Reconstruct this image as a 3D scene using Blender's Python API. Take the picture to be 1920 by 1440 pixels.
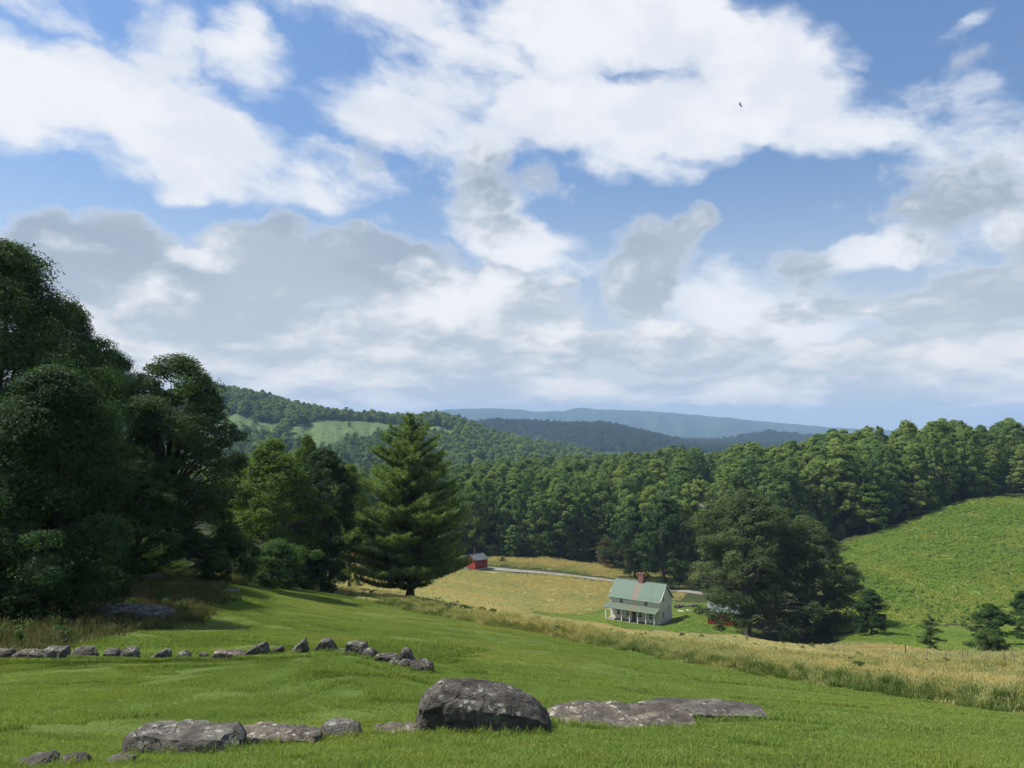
import bpy, bmesh, math, random
import numpy as np
from mathutils import Vector, Matrix, Euler, noise as mnoise

# ------------------------------------------------------------------ camera, sky, sun, exposure
for o in list(bpy.data.objects): bpy.data.objects.remove(o)
SC = bpy.context.scene
COL = SC.collection
F = 1478.0                      # focal length in photograph pixels (1920 wide)
PITCH = math.atan(80 / F)       # the horizon lies 80 px under the middle
CT, ST = math.cos(PITCH), math.sin(PITCH)
cam_d = bpy.data.cameras.new('camera')
cam = bpy.data.objects.new('camera', cam_d); COL.objects.link(cam)
cam_d.sensor_width = 36.0; cam_d.lens = 36.0 * F / 1920
cam_d.clip_start = 0.1; cam_d.clip_end = 30000
cam.location = (0, 0, 0); cam.rotation_euler = (math.pi / 2 + PITCH, 0, 0)
SC.camera = cam
SUN_EL, SUN_AZ = math.radians(54), math.radians(-80)     # azimuth from +Y towards +X
S = Vector((math.sin(SUN_AZ) * math.cos(SUN_EL), math.cos(SUN_AZ) * math.cos(SUN_EL), math.sin(SUN_EL)))
sl = bpy.data.lights.new('sun', 'SUN'); sl.energy = 5.0; sl.angle = math.radians(0.5); sl.color = (1.0, 0.95, 0.87)
sun = bpy.data.objects.new('sun', sl); COL.objects.link(sun)
sun.rotation_euler = S.to_track_quat('Z', 'Y').to_euler(); sun.location = (-60, 0, 120)
SC.view_settings.view_transform = 'Standard'; SC.view_settings.look = 'None'
SC.view_settings.exposure = 0.65; SC.view_settings.gamma = 1.0
SC.view_settings.use_curve_mapping = False
SC.render.engine = 'CYCLES'
SC.cycles.use_denoising = True
try: SC.cycles.denoiser = 'OPENIMAGEDENOISE'
except Exception: pass
SC.cycles.use_adaptive_sampling = True; SC.cycles.adaptive_threshold = 0.025; SC.cycles.adaptive_min_samples = 24
SC.cycles.max_bounces = 4; SC.cycles.diffuse_bounces = 2; SC.cycles.glossy_bounces = 1
SC.cycles.transmission_bounces = 3; SC.cycles.volume_bounces = 0; SC.cycles.transparent_max_bounces = 4
SC.cycles.sample_clamp_indirect = 4.0

def P(px, py, y):
    """world point seen at photograph pixel (px, py) at forward distance y"""
    a, b = (px - 960) / F, (720 - py) / F
    t = y / (CT - b * ST)
    return Vector((a * t, y, (ST + b * CT) * t))
def azel(px, py):
    p = P(px, py, 1.0); p.normalize()
    return math.atan2(p.x, p.y), math.asin(p.z)

class NT:
    """small helper for building node trees"""
    def __init__(s, tree): s.t = tree; s.n = tree.nodes; s.l = tree.links
    def new(s, typ, **kw):
        n = s.n.new(typ)
        for k, v in kw.items(): setattr(n, k, v)
        return n
    def put(s, sock, v):
        if isinstance(v, bpy.types.NodeSocket): s.l.new(v, sock)
        elif v is not None: sock.default_value = v
    def math(s, op, a, b=None, c=None, clamp=False):
        n = s.new('ShaderNodeMath', operation=op, use_clamp=clamp)
        for i, v in enumerate((a, b, c)):
            if v is not None: s.put(n.inputs[i], v)
        return n.outputs[0]
    def vm(s, op, a, b=None, scale=None):
        n = s.new('ShaderNodeVectorMath', operation=op)
        s.put(n.inputs[0], a)
        if b is not None: s.put(n.inputs[1], b)
        if scale is not None: s.put(n.inputs['Scale'], scale)
        return n.outputs[1] if op in ('LENGTH', 'DOT_PRODUCT', 'DISTANCE') else n.outputs[0]
    def noise(s, vec, scale, detail=4, rough=0.55, dist=0.0, out=0, dim='3D', lac=2.0):
        n = s.new('ShaderNodeTexNoise', noise_dimensions=dim)
        s.put(n.inputs['Vector'], vec); n.inputs['Scale'].default_value = scale; n.inputs['Detail'].default_value = detail
        n.inputs['Roughness'].default_value = rough; n.inputs['Distortion'].default_value = dist; n.inputs['Lacunarity'].default_value = lac
        return n.outputs[out]
    def mix(s, fac, a, b, blend='MIX'):
        n = s.new('ShaderNodeMix', data_type='RGBA', blend_type=blend, clamp_factor=True)
        s.put(n.inputs[0], fac)
        for sock, v in ((n.inputs[6], a), (n.inputs[7], b)):
            s.put(sock, tuple(v) + (1,) if isinstance(v, (tuple, list)) and len(v) == 3 else v)
        return n.outputs[2]
    def ss(s, v, lo, hi, a=0.0, b=1.0):
        n = s.new('ShaderNodeMapRange', interpolation_type='SMOOTHSTEP')
        s.put(n.inputs[0], v); s.put(n.inputs[1], lo); s.put(n.inputs[2], hi); s.put(n.inputs[3], a); s.put(n.inputs[4], b)
        return n.outputs[0]
    def lin(s, v, lo, hi, a=0.0, b=1.0):
        n = s.new('ShaderNodeMapRange'); s.put(n.inputs[0], v); s.put(n.inputs[1], lo); s.put(n.inputs[2], hi); s.put(n.inputs[3], a); s.put(n.inputs[4], b)
        return n.outputs[0]

def build_world():
    w = bpy.data.worlds.new('World'); SC.world = w; w.use_nodes = True
    T = NT(w.node_tree)
    for n in list(T.n): T.n.remove(n)
    out = T.new('ShaderNodeOutputWorld'); bg = T.new('ShaderNodeBackground'); bg.inputs[1].default_value = 0.066
    T.l.new(bg.outputs[0], out.inputs[0])
    sky = T.new('ShaderNodeTexSky', sky_type='NISHITA', sun_disc=False)
    sky.sun_elevation = SUN_EL; sky.sun_rotation = SUN_AZ % (2 * math.pi)
    sky.air_density = 1.0; sky.dust_density = 0.6; sky.ozone_density = 2.0; sky.altitude = 900
    tc = T.new('ShaderNodeTexCoord'); d = tc.outputs['Generated']
    sx = T.new('ShaderNodeSeparateXYZ'); T.l.new(d, sx.inputs[0])
    az = T.math('ARCTAN2', sx.outputs[0], sx.outputs[1]); el = T.math('ARCSINE', sx.outputs[2])
    cx = T.new('ShaderNodeCombineXYZ'); T.l.new(az, cx.inputs[0]); T.l.new(el, cx.inputs[1]); cx.inputs[2].default_value = 1.0
    uv = cx.outputs[0]
    # fine billow warp shared by all clouds (the noise is taken on the dome's direction)
    stretch = T.vm('MULTIPLY', d, (1, 1, 1.5))
    w1 = T.noise(stretch, 8.0, 4, 0.6, out=1); w1 = T.vm('SUBTRACT', w1, (0.5, 0.5, 0.5))
    w2 = T.noise(stretch, 3.0, 1, 0.5, out=1); w2 = T.vm('SUBTRACT', w2, (0.5, 0.5, 0.5))
    flat = (1, 1, 0)
    def warped(a, b):
        v = T.vm('ADD', uv, T.vm('MULTIPLY', T.vm('SCALE', w1, scale=a), flat))
        return T.vm('ADD', v, T.vm('MULTIPLY', T.vm('SCALE', w2, scale=b), flat))
    def vma(a, b, c):
        n = T.new('ShaderNodeVectorMath', operation='MULTIPLY_ADD')
        for i, v in enumerate((a, b, c)): T.put(n.inputs[i], v)
        return n.outputs[0]
    def blobs(vec, items):
        """largest of many soft ellipses, three to a vector"""
        sp = T.new('ShaderNodeSeparateXYZ'); T.l.new(vec, sp.inputs[0])
        U = T.new('ShaderNodeCombineXYZ'); V = T.new('ShaderNodeCombineXYZ')
        for i in range(3): T.l.new(sp.outputs[0], U.inputs[i]); T.l.new(sp.outputs[1], V.inputs[i])
        U, V = U.outputs[0], V.outputs[0]
        items = list(items) + [(960, 3000, 10, 10, 0, .1)] * (-len(items) % 3)
        acc = None
        for j in range(0, len(items), 3):
            rows = []
            for (px, py, a, b, rot, wgt) in items[j:j + 3]:
                c = azel(px, py); e = azel(px + 10, py); f = azel(px, py - 10)
                k = ((e[0] - c[0]) + (f[1] - c[1])) / 20
                cr, sr = math.cos(math.radians(-rot)), math.sin(math.radians(-rot))
                r1 = (cr / (a * k), sr / (a * k)); r2 = (-sr / (b * k), cr / (b * k))
                rows.append((r1[0], r1[1], -(r1[0] * c[0] + r1[1] * c[1]), r2[0], r2[1], -(r2[0] * c[0] + r2[1] * c[1]), 0.75 * wgt))
            q = list(zip(*rows))
            x = vma(V, q[1], vma(U, q[0], q[2])); y = vma(V, q[4], vma(U, q[3], q[5]))
            v = vma(vma(y, y, T.vm('MULTIPLY', x, x)), tuple(-w for w in q[6]), q[6])
            acc = v if acc is None else T.vm('MAXIMUM', acc, v)
        sp = T.new('ShaderNodeSeparateXYZ'); T.l.new(acc, sp.inputs[0])
        return T.math('MAXIMUM', T.math('MAXIMUM', sp.outputs[0], sp.outputs[1]), T.math('MAXIMUM', sp.outputs[2], -1.2))
    vh = warped(0.075, 0.08); vc = warped(0.060, 0.055)
    sk = T.new('ShaderNodeCombineXYZ'); T.put(sk.inputs[0], T.vm('DOT_PRODUCT', uv, (2.0, -0.45, 0))); T.put(sk.inputs[1], T.vm('DOT_PRODUCT', uv, (1.0, 4.4, 0)))
    n_w = T.noise(T.vm('ADD', sk.outputs[0], T.vm('MULTIPLY', w1, (0.16, 0.24, 0))), 2.4, 6, 0.54, dim='2D')   # streaks
    n_l = T.noise(T.vm('MULTIPLY', d, (1, 1, 2.5)), 4.0, 3, 0.5)                 # broad shade
    def puffs(off):
        """rounded cauliflower heaps"""
        v = T.new('ShaderNodeTexVoronoi', feature='SMOOTH_F1', voronoi_dimensions='2D'); v.inputs['Scale'].default_value = 9.0; v.inputs['Detail'].default_value = 3.0
        v.inputs['Roughness'].default_value = 0.55; v.inputs['Lacunarity'].default_value = 2.2; v.inputs['Smoothness'].default_value = 0.6; v.normalize = True
        k = T.new('ShaderNodeSeparateXYZ'); T.l.new(T.vm('ADD', vc2, off), k.inputs[0]); kk = T.new('ShaderNodeCombineXYZ')
        T.l.new(k.outputs[0], kk.inputs[0]); T.put(kk.inputs[1], T.math('MULTIPLY', T.math('LOGARITHM', T.math('MAXIMUM', T.math('ADD', k.outputs[1], 0.08), 0.02), math.e), 0.46)); T.l.new(kk.outputs[0], v.inputs['Vector'])
        return T.math('SUBTRACT', 1.0, v.outputs['Distance'])
    vc2 = warped(0.05, 0.0)
    n_p = puffs((0, 0, 0)); n_p2 = puffs((-0.016, 0.022, 0))
    n_b = T.noise(T.vm('MULTIPLY', d, (1, 1, 1.6)), 7.0, 6, 0.60)
    # --- blue
    tint = T.mix(T.ss(el, 0.0, 0.55), (1.16, 1.16, 1.14), (1.30, 1.46, 1.60))
    blue = T.mix(1.0, sky.outputs[0], tint, 'MULTIPLY')
    col = T.mix(T.ss(el, -0.02, 0.34, 0.80, 0.0), blue, (6.9, 7.2, 7.6))
    far = T.noise(T.vm('MULTIPLY', d, (1, 1, 3.0)), 2.2, 4, 0.6)                 # broken cover that runs round the whole dome
    inframe = T.math('MULTIPLY', T.ss(T.math('ABSOLUTE', az), 0.56, 0.75, 1.0, 0.0), T.ss(el, 0.50, 0.66, 1.0, 0.0))
    # --- high white sheets
    HI = [(60, 185, 330, 130, 14, 1.05), (360, 258, 420, 98, 13, 1.3), (600, 325, 210, 78, 6, 1.2), (390, 352, 130, 36, 3, .8),
          (30, 15, 190, 55, 0, .8), (300, 50, 90, 70, 60, .35), (480, 105, 120, 78, 38, .7), (760, 80, 260, 110, 12, .85), (640, 25, 260, 70, 10, .6), (830, 150, 150, 80, 0, .6), (700, 190, 160, 60, 10, .4),
          (1250, 225, 430, 120, 2, 1.4), (1180, 60, 330, 110, 6, 1.1), (1400, 120, 220, 120, 0, 1.0), (1560, 240, 200, 66, -6, .95), (1140, 310, 150, 62, 20, .9), (1240, 345, 80, 36, 0, .6),
          (1840, 270, 130, 100, -35, .12), (1000, 470, 220, 46, 14, .72), (1330, 560, 240, 70, 10, .9), (1615, 492, 130, 50, -10, 1.0), (1130, 512, 100, 40, 10, .8), (1500, 560, 150, 60, 10, .7),
          (860, 360, 110, 50, 10, .12), (1440, 615, 240, 46, 4, .7), (1890, 440, 60, 40, 0, .5), (1600, 95, 60, 30, -30, .35), (1780, 60, 70, 20, -20, .3)]
    DH = T.math('ADD', blobs(vh, HI), T.math('MULTIPLY_ADD', n_w, 2.5, -1.30)); DH = T.math('ADD', DH, T.math('MULTIPLY_ADD', n_b, 0.9, -0.45))
    gen = T.math('MULTIPLY_ADD', far, 3.0, -1.45)
    DH = T.math('MAXIMUM', DH, T.math('SUBTRACT', gen, T.math('MULTIPLY', inframe, 2.0)))
    aH = T.ss(DH, -0.14, 0.56, 0.0, 0.97)
    cH = T.mix(T.ss(T.math('ADD', DH, T.math('MULTIPLY', n_l, 0.8)), 0.2, 1.2), (7.0, 7.7, 8.7), (9.0, 9.1, 9.4))
    cH = T.mix(T.ss(n_b, 0.46, 0.66, 0.0, 0.55), cH, (7.0, 7.5, 8.5))
    col = T.mix(aH, col, cH)
    # --- low cumulus
    LO = [(960, 778, 1700, 50, 0, 1.0), (250, 770, 800, 70, 0, 1.0), (110, 445, 80, 70, 0, 1.0), (250, 465, 130, 80, 10, 1.0), (220, 540, 200, 110, 0, 1.2), (430, 560, 240, 110, 0, 1.1), (590, 500, 190, 100, 0, 1.2), (720, 505, 150, 75, -5, 1.1),
          (860, 590, 240, 115, 5, 1.25), (560, 650, 380, 110, 0, 1.2), (330, 700, 330, 80, 0, 1.1), (900, 690, 260, 60, 0, .9),
          (1200, 520, 78, 92, 15, .72), (1270, 465, 60, 40, -40, .5), (1560, 575, 100, 36, 0, .35), (1520, 520, 60, 36, 30, .26),
          (1830, 575, 175, 75, -6, 1.05), (1900, 470, 70, 60, 0, .8), (1290, 645, 160, 46, 4, .85), (1100, 655, 100, 40, 0, .8), (1620, 680, 210, 44, 0, .85), (1850, 680, 200, 66, 0, 1.1),
          (1700, 745, 300, 44, 0, 1.0), (1240, 735, 380, 48, 0, 1.0), (700, 745, 400, 50, 0, 1.1), (1480, 700, 160, 34, 0, .7), (860, 355, 100, 50, 10, .10), (1810, 330, 80, 80, -35, .04)]
    DC = T.math('ADD', blobs(vc, LO), T.math('MULTIPLY_ADD', n_p, 2.0, -1.36)); DC = T.math('ADD', DC, T.math('MULTIPLY_ADD', n_b, 1.1, -0.55))
    genc = T.math('SUBTRACT', T.math('MULTIPLY_ADD', far, 3.2, -1.75), T.math('MULTIPLY', T.ss(el, 0.25, 0.6), 1.0))
    DC = T.math('MAXIMUM', DC, T.math('SUBTRACT', genc, T.math('MULTIPLY', inframe, 2.0)))
    aC = T.ss(DC, -0.12, 0.36, 0.0, 0.96)
    # soft relief of the heaps, brighter towards the sun and in the sunlit parts
    rel = T.math('SUBTRACT', n_p, n_p2)
    LIT = [(870, 560, 200, 105, 0, 1.1), (800, 512, 90, 50, 0, .6), (985, 550, 90, 60, 20, .6), (280, 580, 110, 60, 0, .4), (640, 715, 180, 60, 0, .6), (490, 712, 150, 46, 0, .8),
           (1080, 712, 170, 46, 0, .8), (1390, 722, 120, 30, 0, 1.0), (1512, 727, 60, 24, 0, 1.0), (1880, 685, 200, 80, 0, .9), (1560, 662, 160, 40, 0, .6), (240, 655, 220, 80, 0, .7),
           (420, 485, 70, 30, 0, .6), (1890, 440, 90, 60, 0, .9), (330, 700, 340, 70, 0, .6), (1250, 625, 170, 40, 0, .5), (700, 640, 260, 60, 0, .45), (1000, 600, 160, 80, 0, .55)]
    L = T.math('ADD', T.math('MAXIMUM', blobs(vc, LIT), -0.35), T.math('MULTIPLY', rel, 2.7))
    L = T.math('ADD', L, T.math('MULTIPLY_ADD', n_b, 1.7, -0.80))
    L = T.math('MAXIMUM', T.ss(L, -0.20, 1.20), T.ss(DC, -0.10, 0.42, 0.60, 0.0))
    belly = T.mix(T.ss(n_l, 0.38, 0.62), (3.5, 4.25, 5.2), (4.5, 5.2, 6.05))
    belly = T.mix(T.ss(el, 0.26, 0.06, 0.0, 0.75), belly, (5.7, 6.3, 6.8))
    shoulder = T.mix(T.ss(el, 0.02, 0.2), (9.6, 9.2, 8.7), (9.2, 9.25, 9.4))
    col = T.mix(aC, col, T.mix(L, belly, shoulder))
    T.l.new(col, bg.inputs[0])
    try: w.cycles.sampling_method = 'NONE'
    except Exception: pass
build_world()

# ------------------------------------------------------------------ mesh, material and object helpers
RNG = np.random.default_rng(7)
def srgb(r, g, b):
    f = lambda c: ((c / 255 + 0.055) / 1.055) ** 2.4 if c > 10 else c / 255 / 12.92
    return (f(r), f(g), f(b))
def mesh_np(name, V, faces, mats=(), attrs=None, smooth=False, mi=None):
    """faces: list of int arrays (n,3)/(n,4), concatenated"""
    me = bpy.data.meshes.new(name)
    V = np.asarray(V, np.float32)
    me.vertices.add(len(V)); me.vertices.foreach_set('co', V.ravel())
    faces = [np.asarray(f, np.int32) for f in faces if len(f)]
    loops = np.concatenate([f.ravel() for f in faces]); sizes = np.concatenate([np.full(len(f), f.shape[1], np.int32) for f in faces])
    me.loops.add(len(loops)); me.loops.foreach_set('vertex_index', loops)
    me.polygons.add(len(sizes)); me.polygons.foreach_set('loop_start', np.concatenate([[0], np.cumsum(sizes)[:-1]]).astype(np.int32))
    me.polygons.foreach_set('loop_total', sizes)
    if mi is not None: me.polygons.foreach_set('material_index', np.asarray(mi, np.int32))
    me.polygons.foreach_set('use_smooth', np.full(len(sizes), smooth))
    for m in mats: me.materials.append(m)
    for k, v in (attrs or {}).items():
        v = np.asarray(v, np.float32)
        if v.ndim == 1: a = me.attributes.new(k, 'FLOAT', 'POINT'); a.data.foreach_set('value', v)
        else:
            a = me.attributes.new(k, 'FLOAT_COLOR', 'POINT')
            if v.shape[1] == 3: v = np.concatenate([v, np.ones((len(v), 1), np.float32)], 1)
            a.data.foreach_set('color', v.ravel())
    me.update(calc_edges=True)
    return me
def obj(name, me, parent=None, loc=None, rot=None, link=True):
    o = bpy.data.objects.new(name, me)
    if link: COL.objects.link(o)
    if parent is not None: o.parent = parent
    if loc is not None: o.location = loc
    if rot is not None: o.rotation_euler = rot
    return o
def tag(o, label=None, cat=None, group=None, kind=None):
    for k, v in (('label', label), ('category', cat), ('group', group), ('kind', kind)):
        if v: o[k] = v
    return o
def thing(name, label, cat, loc=(0, 0, 0), rotz=0.0, group=None, scale=None):
    o = bpy.data.objects.new(name, None); COL.objects.link(o)
    o.empty_display_size = 0.3; o.location = loc; o.rotation_euler = (0, 0, rotz)
    if scale is not None: o.scale = scale
    return tag(o, label, cat, group)

def material(name, rough=0.8, spec=0.2):
    m = bpy.data.materials.new(name); m.use_nodes = True
    T = NT(m.node_tree); b = T.n['Principled BSDF']
    b.inputs['Roughness'].default_value = rough; b.inputs['Specular IOR Level'].default_value = spec
    return m, T, b
def wpos(T):
    return T.new('ShaderNodeNewGeometry').outputs['Position']
def attr(T, name, out='Fac'):
    n = T.new('ShaderNodeAttribute', attribute_name=name); return n.outputs[out]
def bump(T, b, h, strength=0.5, dist=0.05):
    n = T.new('ShaderNodeBump'); n.inputs['Strength'].default_value = strength; n.inputs['Distance'].default_value = dist
    T.put(n.inputs['Height'], h); T.l.new(n.outputs[0], b.inputs['Normal'])

# ------------------------------------------------------------------ terrain
CTRL = [  # photograph pixel and forward distance of points on the ground
 (0, 1440, 6.5), (480, 1440, 6.5), (960, 1440, 6.6), (1440, 1440, 7.0), (1920, 1440, 7.5), (2300, 1440, 7.5), (-400, 1440, 6.5),
 (60, 1432, 6.9), (340, 1412, 7.9), (640, 1385, 8.7), (910, 1370, 9.1), (1160, 1358, 10.0), (1320, 1347, 11.0), (1500, 1350, 11.0), (1920, 1376, 10.5), (2300, 1385, 10.5),
 (0, 1300, 12.5), (400, 1300, 12.5), (700, 1290, 13.0), (960, 1290, 14.5), (1200, 1292, 16.5), (1500, 1312, 15.5), (1920, 1352, 14.0), (2300, 1362, 13.5),
 (-400, 1240, 18.6), (0, 1240, 18.2), (250, 1241, 18.0), (440, 1240, 17.5), (560, 1228, 17.2), (650, 1230, 16.4), (730, 1252, 15.4), (800, 1266, 14.8),
 (0, 1222, 21.5), (250, 1212, 22.5), (500, 1205, 23.0), (700, 1215, 22.0), (850, 1240, 21.0), (1050, 1262, 20.0), (1300, 1285, 21.0),
 (1920, 1338, 18.0), (1680, 1305, 22.0), (1440, 1265, 29.0), (1200, 1224, 39.0), (1000, 1186, 48.0), (860, 1162, 57.0), (780, 1148, 62.0), (640, 1115, 72.0), (540, 1101, 72.0), (430, 1097, 56.0),
 (500, 1180, 30.0), (700, 1180, 35.0), (850, 1200, 36.0), (620, 1140, 50.0), (480, 1130, 42.0), (1000, 1230, 30.0),
 (0, 1190, 26.0), (110, 1180, 28.0), (250, 1158, 32.0), (300, 1085, 48.0), (400, 1092, 47.0), (0, 1130, 40.0), (-400, 1120, 40.0), (-400, 1190, 26.0), (200, 1062, 70.0), (-300, 1020, 90.0),
 (780, 1127, 80.0), (560, 1108, 90.0), (650, 1108, 95.0), (400, 1075, 90.0), (100, 1000, 120.0),
 (1200, 1208, 70.0), (1200, 1193, 110.0), (1000, 1172, 80.0), (1000, 1160, 120.0), (1400, 1236, 60.0), (1400, 1212, 85.0), (1400, 1198, 120.0), (1560, 1240, 70.0), (1560, 1226, 90.0),
 (1700, 1268, 50.0), (1900, 1290, 40.0), (1750, 1244, 75.0), (1920, 1254, 66.0), (2300, 1270, 60.0),
 (900, 1140, 120.0), (1000, 1145, 160.0), (800, 1112, 150.0), (1060, 1162, 150.0), (1130, 1170, 150.0), (1236, 1173, 159.0), (1260, 1168, 163.0), (1140, 1162, 163.0), (1060, 1148, 168.0), (1200, 1184, 145.0),
 (1290, 1108, 197.0), (1190, 1093, 206.0), (1080, 1080, 216.0), (980, 1069, 222.0), (880, 1062, 226.0), (900, 1100, 190.0), (1050, 1115, 190.0), (720, 1052, 215.0), (690, 1060, 190.0),
 (1050, 1054, 238.0), (940, 1052, 236.0), (1150, 1068, 232.0), (900, 1040, 255.0), (1240, 1096, 212.0),
 (1340, 1172, 152.0), (1300, 1150, 165.0), (1400, 1198, 138.0), (1500, 1222, 126.0), (1360, 1120, 190.0), (1450, 1130, 180.0),
 (1628, 1189, 125.0), (1620, 1171, 140.0), (1750, 1173, 140.0), (1900, 1164, 142.0), (1745, 1218, 105.0), (1858, 1216, 108.0), (1660, 1212, 108.0), (1920, 1205, 110.0), (2300, 1210, 110.0), (2300, 1170, 140.0),
 (1700, 1100, 165.0), (1800, 1002, 200.0), (1850, 938, 232.0), (1920, 936, 236.0), (2050, 920, 236.0), (2300, 930, 236.0), (1620, 1080, 172.0), (1615, 1030, 200.0), (1720, 985, 216.0), (1900, 1080, 170.0), (2200, 1060, 180.0),
 (1700, 935, 270.0), (1850, 915, 285.0), (2050, 900, 290.0), (1560, 985, 250.0), (1480, 1000, 240.0), (1400, 1010, 240.0), (1322, 948, 320.0), (1300, 1000, 260.0),
 (900, 945, 380.0), (1100, 945, 380.0), (1300, 935, 380.0), (900, 912, 500.0), (1100, 912, 500.0), (1300, 905, 480.0), (1500, 905, 400.0), (1800, 885, 400.0), (2200, 880, 400.0),
 (500, 1000, 250.0), (200, 980, 250.0), (-300, 930, 250.0), (600, 930, 420.0), (200, 910, 420.0), (-300, 900, 420.0),
 (-600, 890, 700.0), (300, 900, 700.0), (900, 905, 700.0), (1500, 900, 700.0), (2400, 880, 700.0)]
def _uv(x, y):
    d = np.maximum(np.asarray(y, float), -1.0) + 4.0
    return np.arctan2(x, d) * 1.8, np.log(d)
_cp = [P(*c) for c in CTRL]
_X = np.array([p.x for p in _cp] + [0, 6, -6, 0, 14, -14, 5, -5]); _Y = np.array([p.y for p in _cp] + [0, 0, 0, -1, -1, -1, 3.5, 3.5])
_Z = np.array([p.z for p in _cp] + [-1.65, -1.75, -1.6, -1.5, -1.7, -1.5, -2.15, -2.1])
_U, _V = _uv(_X, _Y)
def _k(r2): return 0.5 * r2 * np.log(r2 + 1e-12)
_n = len(_X)
_K = _k((_U[:, None] - _U[None]) ** 2 + (_V[:, None] - _V[None]) ** 2) + np.eye(_n) * 1e-4
_Pm = np.stack([np.ones(_n), _U, _V], 1)
_A = np.block([[_K, _Pm], [_Pm.T, np.zeros((3, 3))]])
_w = np.linalg.solve(_A, np.concatenate([_Z / (np.maximum(_Y, -1) + 4.0), np.zeros(3)]))
def vnoise(x, y, seed=0):
    """cheap smooth value noise in [-1, 1]"""
    xi = np.floor(x).astype(np.int64); yi = np.floor(y).astype(np.int64); fx = x - xi; fy = y - yi
    fx = fx * fx * (3 - 2 * fx); fy = fy * fy * (3 - 2 * fy)
    def h(i, j):
        n = (i * 374761393 + j * 668265263 + seed * 974711) & 0x7fffffff
        n = ((n ^ (n >> 13)) * 1274126177) & 0x7fffffff
        return ((n ^ (n >> 16)) & 0xffff) / 32767.5 - 1
    return (h(xi, yi) * (1 - fx) + h(xi + 1, yi) * fx) * (1 - fy) + (h(xi, yi + 1) * (1 - fx) + h(xi + 1, yi + 1) * fx) * fy
def fbm(x, y, oct=4, seed=0):
    s = 0; a = 1.0; t = 0
    for i in range(oct):
        s = s + a * vnoise(x * 2 ** i + 17.3 * i, y * 2 ** i - 9.1 * i, seed + i); t += a; a *= 0.5
    return s / t
def ridge(prof, dr):
    az = np.array([math.atan2(px - 960, F) for px, py in prof]); z = np.array([P(px, py, dr).z for px, py in prof])
    return az, z
RIDGES = [  # crest distance, foot distance in front, length of the back slope, valley height, crest line in photograph pixels
 (1150., 640., 600., [(-900, 800), (-300, 748), (250, 742), (410, 744), (480, 752), (560, 772), (630, 783), (700, 789), (760, 794), (820, 789), (870, 799), (930, 824), (1000, 838), (1100, 858), (1200, 890), (1300, 920), (2600, 930)]),
 (2700., 1900., 700., [(-900, 830), (800, 830), (890, 797), (930, 791), (1000, 795), (1060, 799), (1130, 797), (1200, 812), (1270, 830), (1340, 845), (1500, 860), (2600, 860)]),
 (3500., 2700., 800., [(-900, 830), (1200, 850), (1280, 832), (1330, 830), (1400, 818), (1440, 813), (1500, 818), (1560, 824), (1800, 815), (2200, 800), (2600, 800)]),
 (8000., 5200., 2500., [(-900, 800), (600, 785), (780, 776), (838, 768), (900, 766), (960, 767), (1000, 772), (1055, 771), (1085, 764), (1120, 768), (1200, 770), (1300, 778), (1400, 788), (1500, 797), (1570, 802), (1800, 812), (2600, 815)])]
RIDGES = [(a, b, c) + ridge(p, a) for a, b, c, p in RIDGES]
def sstep(t): t = np.clip(t, 0, 1); return t * t * (3 - 2 * t)
_R2 = [P(*c) for c in [(-500, 1240, 18.7), (0, 1240, 18.2), (250, 1241, 18.0), (440, 1240, 17.5), (560, 1228, 17.2), (650, 1230, 16.4), (730, 1252, 15.4), (800, 1266, 14.8)]]
_R2x = np.array([p.x for p in _R2]); _R2y = np.array([p.y for p in _R2])
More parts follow.
